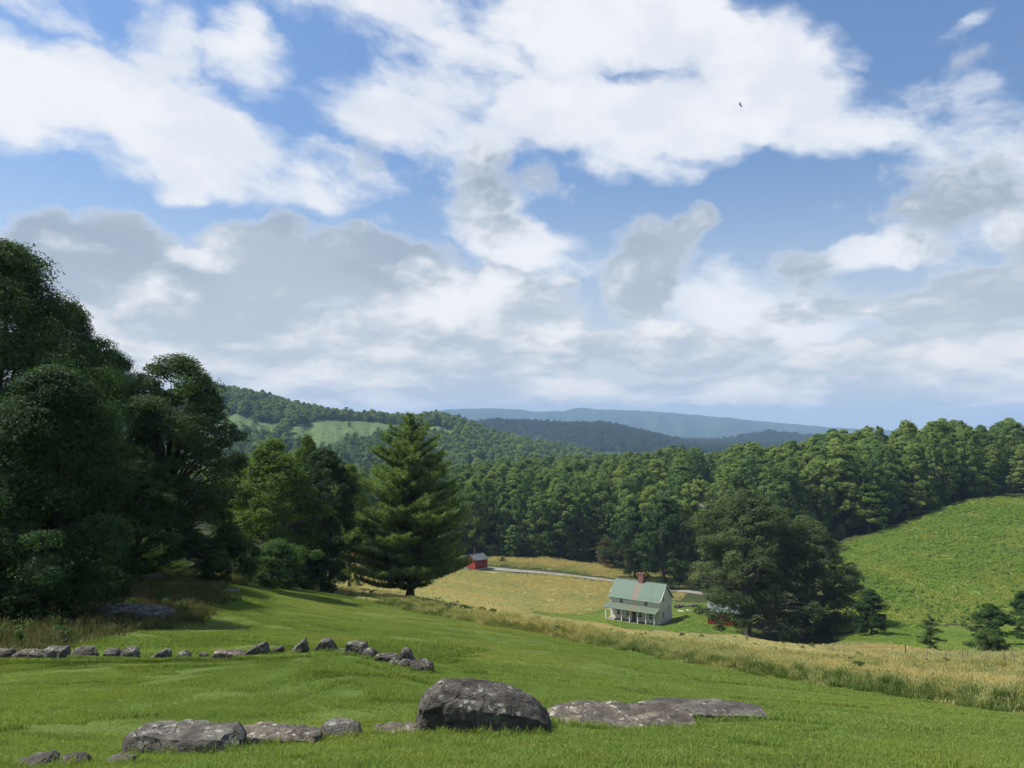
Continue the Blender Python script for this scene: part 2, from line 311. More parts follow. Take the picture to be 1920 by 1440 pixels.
def ground_z(x, y):
    x = np.asarray(x, float); y = np.asarray(y, float); sh = np.broadcast(x, y).shape
    x = np.broadcast_to(x, sh).ravel(); y = np.broadcast_to(y, sh).ravel()
    yy = np.minimum(y, 720.0); sc = yy / np.maximum(y, 1e-6); xx = np.where(y > 720, x * sc, x)
    u, v = _uv(xx, yy); u = np.clip(u, -1.6, 1.6)
    z = np.empty(len(u))
    for i in range(0, len(u), 20000):
        s = slice(i, i + 20000)
        k = _k((u[s, None] - _U[None]) ** 2 + (v[s, None] - _V[None]) ** 2)
        z[s] = k @ _w[:_n] + _w[_n] + _w[_n + 1] * u[s] + _w[_n + 2] * v[s]
    z *= np.maximum(yy, -1) + 4.0
    z = np.maximum(z, -62.0)
    far = y > 560
    if far.any():
        az = np.arctan2(x, np.maximum(y, 1.0)); d = np.hypot(x, y)
        base = z * (1 - sstep((y - 560) / 160)) + sstep((y - 560) / 160) * -58.0
        base = base - np.clip(d - 1500, 0, 3000) * 0.01
        for i, (dr, df, db, raz, rz) in enumerate(RIDGES):
            crest = np.interp(az, raz, rz)
            wob = fbm(az * 60 + 3, d / dr * 6, 4, 11 + i)
            foot = df + 0.10 * dr * fbm(az * 9, az * 0 + i, 3, 31 + i)
            t = np.where(d < dr, sstep((d - foot) / (dr - foot)) ** 0.85, 1 - sstep((d - dr) / db))
            valley = -58.0 - (8 + 12 * i)
            hz = valley + (crest - valley) * t + wob * dr * 0.0085 * t * (1 - t) * 4 + vnoise(az * 140, d / dr * 20, 5 + i) * dr * 0.0006 * t
            base = np.where(d > df * 0.9, np.maximum(base, hz), base)
        z = np.where(far, base, z)
    # the old field wall across the lawn: the ground drops a little behind it
    yc = np.interp(x, _R2x, _R2y)
    w = np.clip((2.2 - x - 3.6) / 0.8, 0, 1) * np.clip((x + 30) / 5, 0, 1)
    z = z - w * 0.22 * np.exp(-((y - yc - 1.5) / 0.9) ** 2) + w * 0.05 * np.exp(-((y - yc + 0.2) / 0.7) ** 2)
    amp = np.clip(y / 90, 0.25, 1.0)
    z = z + 0.05 * amp * vnoise(x * 0.5, y * 0.5, 3) + 0.02 * vnoise(x * 1.7, y * 1.7, 4) + np.clip((y - 100) / 200, 0, 1) * 0.35 * vnoise(x * 0.09, y * 0.09, 8)
    return z.reshape(sh)
def gz(x, y): return float(ground_z(np.array([x]), np.array([y]))[0])
def at(px, y, dz=0.0):
    """the ground point in column px at forward distance y"""
    z = -y * 0.25
    for _ in range(4):
        t = y * CT + z * ST; x = (px - 960) / F * t; z = gz(x, y)
    return Vector((x, y, z + dz))
def slope_n(x, y, e=0.4):
    x = np.asarray(x, float); y = np.asarray(y, float)
    n = np.stack([-(ground_z(x + e, y) - ground_z(x - e, y)) / (2 * e), -(ground_z(x, y + e) - ground_z(x, y - e)) / (2 * e), np.ones(len(x))], -1)
    return n / np.linalg.norm(n, axis=1)[:, None]
def poly(pts):
    return np.array([[p.x, p.y] for p in (at(a, b) for a, b in pts)])
def inside(x, y, pg):
    x = np.asarray(x, float); y = np.asarray(y, float); r = np.zeros(x.shape, bool); j = len(pg) - 1
    for i in range(len(pg)):
        xi, yi = pg[i]; xj, yj = pg[j]
        c = ((yi > y) != (yj > y)) & (x < (xj - xi) * (y - yi) / (yj - yi + 1e-12) + xi)
        r ^= c; j = i
    return r
# zones of the ground, outlined by columns and distances
EDGE = [(2400, 15.5), (1920, 18.0), (1680, 22.0), (1440, 29.0), (1200, 39.0), (1000, 48.0), (860, 57.0), (780, 62.0), (640, 73.0), (540, 74.0), (430, 58.0)]   # mown lawn against tall grass
BRUSH_EDGE = [(430, 58.0), (425, 48), (400, 40.0), (330, 32), (240, 26.5), (150, 23.5), (60, 21), (-100, 20), (-500, 19.5)]
lawn_pg = np.concatenate([poly(EDGE), poly(BRUSH_EDGE), [[-40, -40], [60, -40]]])
houselawn_pg = poly([(975, 158), (1040, 153), (1130, 150), (1230, 148), (1300, 144), (1370, 138), (1420, 150), (1390, 172), (1330, 182), (1262, 184), (1180, 180), (1080, 172)])
vale_pg = poly([(1560, 118), (1640, 112), (1740, 101), (1830, 98), (2300, 96), (2300, 139), (1900, 141), (1750, 139), (1640, 137), (1580, 130)])
scrub_pg = poly([(1560, 139), (1640, 138), (1750, 141), (1900, 143), (2300, 141), (2500, 250), (1840, 238), (1720, 224), (1590, 212), (1560, 180)])
hay_pg = poly([(640, 100), (700, 90), (860, 100), (960, 140), (975, 158), (1080, 172), (1180, 180), (1255, 184), (1262, 192.5), (1190, 200), (1080, 210), (980, 216), (880, 219), (700, 213), (600, 150)])
clearing_pg = poly([(1288, 296), (1346, 288), (1348, 345), (1290, 350)])
gap_pg = poly([(1440, 112), (1560, 96), (1650, 82), (1750, 75), (1920, 66), (2400, 58), (2300, 98), (1830, 99), (1740, 102), (1640, 113), (1560, 119), (1480, 122)])
bank_pg = poly([(880, 232), (980, 227.5), (1080, 221), (1190, 211), (1300, 201), (1300, 215), (1180, 232), (1060, 242), (900, 245)])
meadow_pg = np.concatenate([poly(EDGE[:-2]), poly([(600, 88), (640, 92), (760, 95), (900, 112), (985, 150), (1040, 150), (1130, 147), (1230, 145), (1300, 140), (1400, 128), (1480, 118), (1560, 100), (1650, 84), (1750, 77), (1920, 68), (2400, 60)])])
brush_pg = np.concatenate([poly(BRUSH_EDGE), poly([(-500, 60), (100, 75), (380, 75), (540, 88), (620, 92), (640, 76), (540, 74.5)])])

def ground_mesh():
    az = np.concatenate([np.radians(np.linspace(-88, -40, 30, endpoint=False)), np.radians(np.linspace(-40, 40, 420)), np.radians(np.linspace(40, 88, 31))[1:]])
    r = np.concatenate([np.linspace(9, 34, 90, endpoint=False), np.geomspace(34, 640, 250, endpoint=False)])
    rf = np.geomspace(640, 10500, 190)
    R = np.concatenate([r, rf]); nr = len(r)
    off = -8.0
    A_, R_ = np.meshgrid(az, R)
    X = R_ * np.sin(A_); Y = R_ * np.cos(A_) + off
    Z = ground_z(X, Y)
    lawn = inside(X, Y, lawn_pg); hl = inside(X, Y, houselawn_pg) | inside(X, Y, vale_pg) | inside(X, Y, clearing_pg)
    hay = inside(X, Y, hay_pg); bank = inside(X, Y, bank_pg) | inside(X, Y, gap_pg); scrub = inside(X, Y, scrub_pg); meadow = inside(X, Y, meadow_pg) & ~lawn; brush = inside(X, Y, brush_pg) & ~lawn
    za = np.zeros(X.shape + (4,), np.float32); zb = np.zeros(X.shape + (4,), np.float32)
    za[..., 0] = lawn | hl; za[..., 1] = hay; za[..., 2] = meadow; za[..., 3] = 1
    zb[..., 0] = scrub; zb[..., 1] = brush; zb[..., 2] = bank; zb[..., 3] = 1
    # open pastures on the far hill
    for pg in PASTURES: zb[..., 3] = np.where(inside(X, Y, pg), 0.0, zb[..., 3])
    na = len(az); names = [('ground', 0, nr), ('hill', nr - 1, nr + int(np.sum(rf < 1750))), ]
    k1 = nr + int(np.sum(rf < 1750)); k2 = nr + int(np.sum(rf < 4600))
    names += [('ridge', k1 - 1, k2), ('mountain', k2 - 1, len(R))]
    for name, a, b in names:
        n = b - a; V = np.stack([X[a:b], Y[a:b], Z[a:b]], -1).reshape(-1, 3)
        i = np.arange(n - 1)[:, None] * na + np.arange(na - 1)[None]
        Fq = np.stack([i, i + 1, i + na + 1, i + na], -1).reshape(-1, 4)
        me = mesh_np(name, V, [Fq], [GROUND_MAT if name == 'ground' else HILL_MAT], {'za': za[a:b].reshape(-1, 4), 'zb': zb[a:b].reshape(-1, 4)}, smooth=True)
        o = obj(name, me); tag(o, kind='structure')
        tag(o, {'ground': 'grassy valley ground of lawn, meadow and hayfield', 'hill': 'wooded hill with pale pastures beyond the valley', 'ridge': 'dark blue wooded ridge in the middle distance',
                'mountain': 'long pale blue mountain on the horizon'}[name], {'ground': 'ground', 'hill': 'hill', 'ridge': 'hill', 'mountain': 'mountain'}[name])
def hill_at(px, py):
    """point on the far hill seen at a photograph pixel"""
    d = np.linspace(660, 1149, 500); t = np.array([[P(px, py, k).x, P(px, py, k).z] for k in d]); z = ground_z(t[:, 0], d)
    i = int(np.argmax(z > t[:, 1])) if (z > t[:, 1]).any() else len(d) - 1
    return [t[i, 0], d[i]]
PASTURES = [np.array([hill_at(a, b) for a, b in pts]) for pts in [
    [(380, 800), (425, 778), (470, 783), (500, 790), (545, 796), (520, 808), (470, 806), (420, 812)],
    [(535, 808), (565, 794), (610, 787), (680, 790), (735, 796), (770, 800), (720, 808), (700, 818), (650, 822), (640, 832), (600, 838), (560, 822)],
    [(745, 802), (790, 798), (850, 808), (860, 812), (800, 812)],
    [(380, 764), (410, 754), (440, 757), (430, 768), (395, 776)]]]

def ground_material():
    m, T, b = material('meadow_ground', 0.9, 0.1)
    p = wpos(T)
    sa = T.new('ShaderNodeSeparateColor'); T.l.new(attr(T, 'za', 'Color'), sa.inputs[0])
    sb = T.new('ShaderNodeSeparateColor'); T.l.new(attr(T, 'zb', 'Color'), sb.inputs[0])
    n1 = T.noise(p, 0.35, 3, 0.6); n2 = T.noise(p, 2.4, 4, 0.65); n3 = T.noise(p, 0.07, 3, 0.55)
    n4 = T.noise(T.vm('MULTIPLY', p, (0.4, 1.5, 1)), 1.2, 4, 0.6)
    base = T.mix(n2, (0.020, 0.026, 0.012), (0.06, 0.07, 0.025))                               # forest floor
    lawn = T.mix(T.ss(n1, 0.3, 0.7), (0.066, 0.106, 0.020), (0.098, 0.135, 0.027))
    lawn = T.mix(T.ss(n4, 0.35, 0.75), lawn, (0.076, 0.114, 0.023))
    lawn = T.mix(T.ss(n3, 0.42, 0.66, 0, 0.6), lawn, (0.110, 0.138, 0.031))
    hay = T.mix(T.ss(n1, 0.3, 0.7), (0.235, 0.215, 0.090), (0.195, 0.195, 0.072))
    hay = T.mix(T.ss(n2, 0.4, 0.75, 0, 0.7), hay, (0.285, 0.25, 0.115))
    hay = T.mix(T.ss(n3, 0.5, 0.7, 0, 0.7), hay, (0.13, 0.17, 0.04))
    mead = T.mix(T.ss(n1, 0.35, 0.65), (0.16, 0.14, 0.040), (0.085, 0.12, 0.025))
    mead = T.mix(T.ss(n3, 0.4, 0.6), mead, (0.22, 0.20, 0.075))
    scr = T.mix(T.ss(n1, 0.35, 0.65), (0.096, 0.165, 0.028), (0.14, 0.205, 0.043))
    scr = T.mix(T.ss(n3, 0.45, 0.65, 0, 0.8), scr, (0.14, 0.18, 0.045))
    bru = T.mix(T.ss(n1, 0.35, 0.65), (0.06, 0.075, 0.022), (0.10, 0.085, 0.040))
    bnk = T.mix(T.ss(n1, 0.3, 0.65), (0.10, 0.135, 0.03), (0.19, 0.16, 0.055))
    c = base
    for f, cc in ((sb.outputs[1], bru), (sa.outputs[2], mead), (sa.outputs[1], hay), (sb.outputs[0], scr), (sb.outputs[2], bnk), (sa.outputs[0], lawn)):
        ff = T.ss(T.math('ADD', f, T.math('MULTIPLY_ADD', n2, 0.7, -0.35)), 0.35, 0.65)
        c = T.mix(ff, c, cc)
    T.l.new(c, b.inputs['Base Color'])
    nb = T.noise(p, 14.0, 3, 0.7)
    bump(T, b, T.math('ADD', nb, T.math('MULTIPLY', n2, 2.0)), 0.6, 0.12)
    return m
def hill_material():
    m, T, b = material('far_hillside', 0.95, 0.05)
    p = wpos(T); a = T.new('ShaderNodeAttribute', attribute_name='zb').outputs['Alpha']
    n1 = T.noise(p, 0.012, 4, 0.6); n2 = T.noise(p, 0.09, 3, 0.7)
    wood = T.mix(T.ss(n2, 0.35, 0.65), (0.018, 0.034, 0.016), (0.034, 0.058, 0.024))
    past = T.mix(T.ss(n1, 0.35, 0.65), (0.075, 0.118, 0.044), (0.100, 0.140, 0.054))
    T.l.new(T.mix(a, past, wood), b.inputs['Base Color'])
    bump(T, b, n2, 1.0, 6.0)
    return m
GROUND_MAT = ground_material(); HILL_MAT = hill_material()
ground_mesh()

# ------------------------------------------------------------------ plants: meshes
def leaf_material(name, dark, light, trans=0.35, hue=0.25):
    m = bpy.data.materials.new(name); m.use_nodes = True
    T = NT(m.node_tree); b = T.n['Principled BSDF']; out = T.n['Material Output']
    t = attr(T, 'tint'); r = T.new('ShaderNodeObjectInfo').outputs['Random']
    c = T.mix(t, dark, light)
    warm = tuple(v * k for v, k in zip(light, (1.22, 1.06, 0.85))); cool = tuple(v * k for v, k in zip(dark, (0.8, 1.0, 1.25)))
    c = T.mix(T.lin(r, 0.5, 1.0, 0.0, hue * 1.6), c, warm); c = T.mix(T.lin(r, 0.5, 0.0, 0.0, hue * 1.6), c, cool)
    T.l.new(c, b.inputs['Base Color']); b.inputs['Roughness'].default_value = 0.6; b.inputs['Specular IOR Level'].default_value = 0.12
    tr = T.new('ShaderNodeBsdfTranslucent'); T.l.new(T.mix(1.0, c, (1.5, 1.7, 0.7), 'MULTIPLY'), tr.inputs[0])
    mx = T.new('ShaderNodeMixShader'); mx.inputs[0].default_value = trans
    T.l.new(b.outputs[0], mx.inputs[1]); T.l.new(tr.outputs[0], mx.inputs[2]); T.l.new(mx.outputs[0], out.inputs[0])
    return m
def bark_material(name, a, b_):
    m, T, b = material(name, 0.9, 0.1)
    p = T.new('ShaderNodeTexCoord').outputs['Object']
    n = T.noise(T.vm('MULTIPLY', p, (6, 6, 1.2)), 2.0, 4, 0.7)
    T.l.new(T.mix(n, a, b_), b.inputs['Base Color']); bump(T, b, n, 0.8, 0.05)
    return m
LEAF = {
 'oak': leaf_material('oak_leaves', (0.020, 0.044, 0.016), (0.058, 0.100, 0.032), trans=0.25),
 'maple': leaf_material('maple_leaves', (0.048, 0.074, 0.028), (0.110, 0.148, 0.054), trans=0.22, hue=0.05),
 'wood': leaf_material('woodland_leaves', (0.070, 0.120, 0.036), (0.205, 0.280, 0.080), trans=0.2, hue=0.36),
 'yellow': leaf_material('sunlit_leaves', (0.062, 0.104, 0.024), (0.165, 0.222, 0.052), hue=0.08),
 'shrub': leaf_material('shrub_leaves', (0.038, 0.075, 0.024), (0.095, 0.150, 0.042)),
 'russet': leaf_material('russet_leaves', (0.075, 0.060, 0.030), (0.15, 0.11, 0.05), hue=0.1),
 'pine': leaf_material('pine_needles', (0.046, 0.088, 0.034), (0.20, 0.27, 0.09), trans=0.25, hue=0.05),
 'scrub': leaf_material('scrub_leaves', (0.11, 0.19, 0.036), (0.24, 0.34, 0.085), hue=0.08)}
BARK = bark_material('brown_bark', (0.05, 0.042, 0.034), (0.14, 0.12, 0.10)); BARK_D = bark_material('dark_bark', (0.022, 0.018, 0.014), (0.065, 0.052, 0.042))
BARK_P = bark_material('pale_bark', (0.11, 0.10, 0.085), (0.24, 0.22, 0.19))

def unit(v): return v / (np.linalg.norm(v, axis=-1, keepdims=True) + 1e-9)
def leaves(rg, C, N, size, aspect=0.55, fold=0.15):
    """diamond leaves at C facing N: verts (4n,3), quads"""
    n = len(C)
    a = unit(rg.normal(size=(n, 3))); t = unit(np.cross(N, a)); s = np.cross(N, t)
    L = (size * rg.uniform(0.6, 1.35, n))[:, None]; W = L * aspect
    v = np.empty((n, 4, 3)); v[:, 0] = C - t * L * 0.5; v[:, 2] = C + t * L * 0.5 - N * L * fold
    v[:, 1] = C + s * W * 0.5 + N * L * fold * 0.5; v[:, 3] = C - s * W * 0.5 + N * L * fold * 0.5
    return v.reshape(-1, 3), np.arange(4 * n).reshape(n, 4)
def tube(pts, rad, sides=6):
    pts = np.asarray(pts, float); rad = np.asarray(rad, float); n = len(pts)
    tg = unit(np.gradient(pts, axis=0)); ref = np.where(np.abs(tg[:, 2:3]) > 0.9, [[1., 0, 0]], [[0, 0, 1.]])
    u = unit(np.cross(tg, ref)); v = np.cross(tg, u)
    a = np.linspace(0, 2 * np.pi, sides, endpoint=False)
    V = pts[:, None] + rad[:, None, None] * (np.cos(a)[None, :, None] * u[:, None] + np.sin(a)[None, :, None] * v[:, None])
    i = np.arange(n - 1)[:, None] * sides + np.arange(sides)[None]; j = np.arange(n - 1)[:, None] * sides + (np.arange(sides)[None] + 1) % sides
    Q = np.stack([i, j, j + sides, i + sides], -1).reshape(-1, 4)
    return V.reshape(-1, 3), Q
def join(parts):
    V, Q, o = [], [], 0
    for v, q in parts: V.append(v); Q.append(q + o); o += len(v)
    return np.concatenate(V), np.concatenate(Q)
def broadleaf(seed, H, W, base, n_clump, n_leaf, size, clump_r, shape=(0.55, 1.0), inner=0.35, skirt=0.0, mats=('oak', None), limbs=26, trunk_r=None, lean=0.0, mess=0.45):
    """trunk and crown meshes of a broadleaf tree, height H, crown width W, crown from height base up.
    shape: height of the widest place (0..1 of the crown) and roundness; skirt widens the lower crown"""
    rg = np.random.default_rng(seed)
    hc = H - base
    k = int(n_clump); f = rg.uniform(0, 1, k) ** 0.85
    wide, rd = shape
    prof = np.where(f < wide, np.sqrt(np.clip(1 - ((wide - f) / (wide + 0.12)) ** 2, 0, 1)), np.clip(1 - ((f - wide) / (1.0 - wide)) ** (1.5 + rd), 0, 1) ** 0.65)
    prof = np.maximum(prof, skirt * (1 - f))
    th = rg.uniform(0, 2 * np.pi, k)
    lob = 1 + 0.27 * np.sin(th * 2 + rg.uniform(0, 6) + f * 5) + 0.20 * np.sin(th * 3 + rg.uniform(0, 6) - f * 7) + 0.08 * np.sin(th * 5 + f * 11)
    rr = rg.uniform(inner, 1, k) ** 0.5 * prof * lob * rg.uniform(0.80, 1.14, k)
    crad = clump_r * rg.uniform(0.6, 1.4, k)
    rmax = np.maximum(W / 2 - crad * 0.6, W * 0.08)
    c = np.stack([np.cos(th) * rr * rmax + lean * f, np.sin(th) * rr * rmax, base + f * (hc - crad * 0.5)], 1)
    # leaves on the shell of each clump, more of them above
    m = int(n_leaf / k); d = rg.normal(size=(k, m, 3)); d[..., 2] += 0.35; d = unit(d)
    rad = crad[:, None, None] * (rg.uniform(0.25, 1.0, (k, m, 1)) ** 0.45)
    # each clump is lumpy and leans outward
    o2 = unit(rg.normal(size=(k, 7, 3))); dot = np.einsum('kmi,kji->kmj', d, o2).max(-1, keepdims=True)
    rad = rad * (0.55 + 0.6 * np.clip(dot, 0, 1) ** 2)
    C = c[:, None] + d * rad * np.array([1.15, 1.15, 0.72])
    C = C.reshape(-1, 3); ow = unit((C - np.array([0, 0, base + hc * 0.40])) * np.array([1, 1, 0.6 * W / hc])); N = unit(d.reshape(-1, 3) * 0.55 + ow * 0.55 + np.array([0, 0, 0.30]) + rg.normal(size=(len(C), 3)) * mess)
    lv, lq = leaves(rg, C, N, size)
    tint = np.clip(np.repeat(rg.uniform(0.15, 0.75, k), m) + rg.normal(0, 0.22, k * m), 0, 1)
    crown = mesh_np('crown', lv, [lq], [LEAF[mats[0]]], {'tint': np.repeat(tint, 4)})
    # trunk and limbs
    tr = trunk_r or H * 0.018
    n = 9; zz = np.linspace(-0.5, H * 0.86, n); wob = np.cumsum(rg.normal(0, H * 0.006, (n, 2)), 0); wob[:2] = 0
    tp = np.stack([wob[:, 0] + lean * np.clip((zz - base) / hc, 0, 1), wob[:, 1], zz], 1)
    trad = tr * (1 - 0.85 * np.clip(zz / (H * 0.86), 0, 1)); trad[0] = tr * 1.5
    parts = [tube(tp, trad, 8)]
    order = np.argsort(-rr)[:limbs] if limbs else []
    for i in order:
        e = c[i]; z0 = np.clip(base * 0.75 + (e[2] - base) * 0.55, base * 0.6, H * 0.75)
        s0 = np.array([np.interp(z0, zz, tp[:, 0]), np.interp(z0, zz, tp[:, 1]), z0])
        t = np.linspace(0, 1, 5)[:, None]; mid = s0 * (1 - t) + e * t; mid[:, 2] += np.sin(t[:, 0] * np.pi) * 0.06 * H * rg.uniform(-.4, 1)
        mid[1:4] += rg.normal(0, H * 0.008, (3, 3))
        parts.append(tube(mid, tr * 0.42 * (1 - 0.85 * t[:, 0]), 5))
    V, Q = join(parts)
    trunk = mesh_np('trunk', V, [Q], [mats[1] or BARK], smooth=True)
    return trunk, crown
def needles(rg, C, D, length, width, k):
    """tufts of k narrow needle blades at C about direction D"""
    n = len(C); d = unit(np.repeat(D, k, 0) * 0.9 + rg.normal(size=(n * k, 3)) * 0.62); c = np.repeat(C, k, 0)
    s = unit(np.cross(d, rg.normal(size=(n * k, 3)))); L = length * rg.uniform(0.6, 1.2, n * k)[:, None]
    v = np.stack([c - s * width, c + s * width, c + d * L], 1).reshape(-1, 3)
    return v, np.arange(3 * n * k).reshape(-1, 3)
def pine(seed, H, Rmax, base, whorls, per, tuft_gap, nl, nw, nk, up=0.5, low=0.35, ragged=0.25, mats=('pine', None), prof=None, fork=False):
    rg = np.random.default_rng(seed)
    wood, TC, TD, TT = [], [], [], []
    n = 12; zz = np.linspace(-0.5, H, n); wob = np.cumsum(rg.normal(0, H * 0.002, (n, 2)), 0); wob[:2] = 0
    tp = np.stack([wob[:, 0], wob[:, 1], zz], 1); tr = H * 0.022
    rad = tr * (1 - 0.95 * np.clip(zz / H, 0, 1)); rad[0] = tr * 1.6
    wood.append(tube(tp, rad, 8))
    for w in range(whorls):
        f = (w + rg.uniform(-0.3, 0.3)) / (whorls - 1); f = min(max(f, 0), 1)
        z0 = base + f * (H - base) * 0.99
        R = Rmax * (np.interp(f, *prof) if prof else np.clip(min(1.0, (1 - f) ** 0.8 * 1.25), 0, 1))
        for _ in range(per if f < 0.85 else max(3, per - 3)):
            th = rg.uniform(0, 2 * np.pi); L = R * rg.uniform(1 - ragged * 2.0, 1 + ragged * 0.6)
            L = max(L, 0.35)
            lift = low + (up - low) * f + rg.normal(0, 0.10)
            s = np.linspace(0, 1, 7)
            drop = -0.10 * (1 - f) * np.sin(s * np.pi * 0.8) * L
            hx = s * L; hz = lift * s ** 1.4 * L * 0.6 + drop
            z0j = z0 + rg.normal(0, 0.2)
            p = np.stack([np.cos(th) * hx + np.interp(z0j, zz, tp[:, 0]), np.sin(th) * hx + np.interp(z0j, zz, tp[:, 1]), z0j + hz], 1)
            wood.append(tube(p, np.linspace(max(tr * 0.20 * (1 - f) + 0.02, 0.02), 0.008, 7), 4))
            # twigs to both sides, tufts on them and along the outer branch
            nt = max(3, int(L / tuft_gap)); ss = np.linspace(0.22, 1.0, nt)
            side = np.array([-np.sin(th), np.cos(th), 0]); fw = np.array([np.cos(th), np.sin(th), 0.35 + 0.5 * f])
            for q in ss:
                c = np.array([np.interp(q, s, p[:, i]) for i in range(3)])
                ext = L * 0.30 * (1 - abs(q - 0.55) * 1.1) * rg.uniform(0.5, 1.2)
                m = max(1, int(ext / tuft_gap * 1.2) + 1)
                tone = rg.uniform(0.1, 0.75)
                for sg in (-1, 1):
                    dd = unit((side * sg * 0.9 + fw * 0.75)[None])[0]
                    g = (np.arange(m) + rg.uniform(0, 0.8)) / m
                    cc = c + dd * (g * ext)[:, None] + rg.normal(0, 0.06, (m, 3)); cc[:, 2] += g * ext * 0.15
                    TC.append(cc); TD.append(unit(dd[None] * 0.7 + np.array([[0, 0, 0.55]]) + rg.normal(0, 0.15, (m, 3)))); TT.append(np.clip(tone + g * 0.35, 0, 1))
                TC.append(c[None]); TD.append(unit(fw[None] + [[0, 0, 0.5]])); TT.append(np.array([tone]))
    TC = np.concatenate(TC); TD = np.concatenate(TD); TT = np.concatenate(TT)
    v, q = needles(rg, TC, TD, nl, nw, nk)
    crown = mesh_np('crown', v, [q], [LEAF[mats[0]]], {'tint': np.clip(np.repeat(TT, nk * 3) + np.repeat(rg.normal(0, 0.1, len(TC) * nk), 3), 0, 1)})
    if fork:   # heavy low limbs that sweep up from the stem
        for th, L, hz, z0 in ((-0.15, 2.6, 2.7, 0.9), (math.pi + 0.2, 3.2, 2.2, 1.2), (0.9, 2.5, 2.6, 1.6)):
            s = np.linspace(0, 1, 6); p = np.stack([np.cos(th) * s * L, np.sin(th) * s * L, z0 + hz * s ** 1.2], 1)
            wood.append(tube(p, np.linspace(0.20, 0.07, 6), 6))
    V, Q = join(wood)
    return mesh_np('trunk', V, [Q], [mats[1] or BARK_D], smooth=True), crown
def plant(name, meshes, label, loc, rotz=0.0, scale=(1, 1, 1), group=None, cat='tree'):
    t = thing(name, label, cat, loc, rotz, group, scale)
    obj('trunk' if cat == 'tree' else 'stem', meshes[0], t); obj('crown' if cat == 'tree' else 'foliage', meshes[1], t)
    return t
_dims = {}
def dims(ms):
    """height and width that a crown mesh really has"""
    me = ms[1]
    if me.name not in _dims:
        co = np.empty(len(me.vertices) * 3, np.float32); me.vertices.foreach_get('co', co); co = co.reshape(-1, 3)
        lo, hi = np.percentile(co[::3], [0.8, 99.2], axis=0); _dims[me.name] = (float(np.percentile(co[:, 2], 99.8)), float(max(hi[0] - lo[0], hi[1] - lo[1])))
    return _dims[me.name]
def grown(ms, px, y, top, width_px):
    """ground point, and the scale that brings a mesh to the height and width it has in the photograph"""
    mh, mw = dims(ms); g = at(px, y); z = P(px, top, y).z; h = z - g.z; wm = width_px / F * math.hypot(y, g.x * 0.6)
    return g, (wm / mw, wm / mw, h / mh)

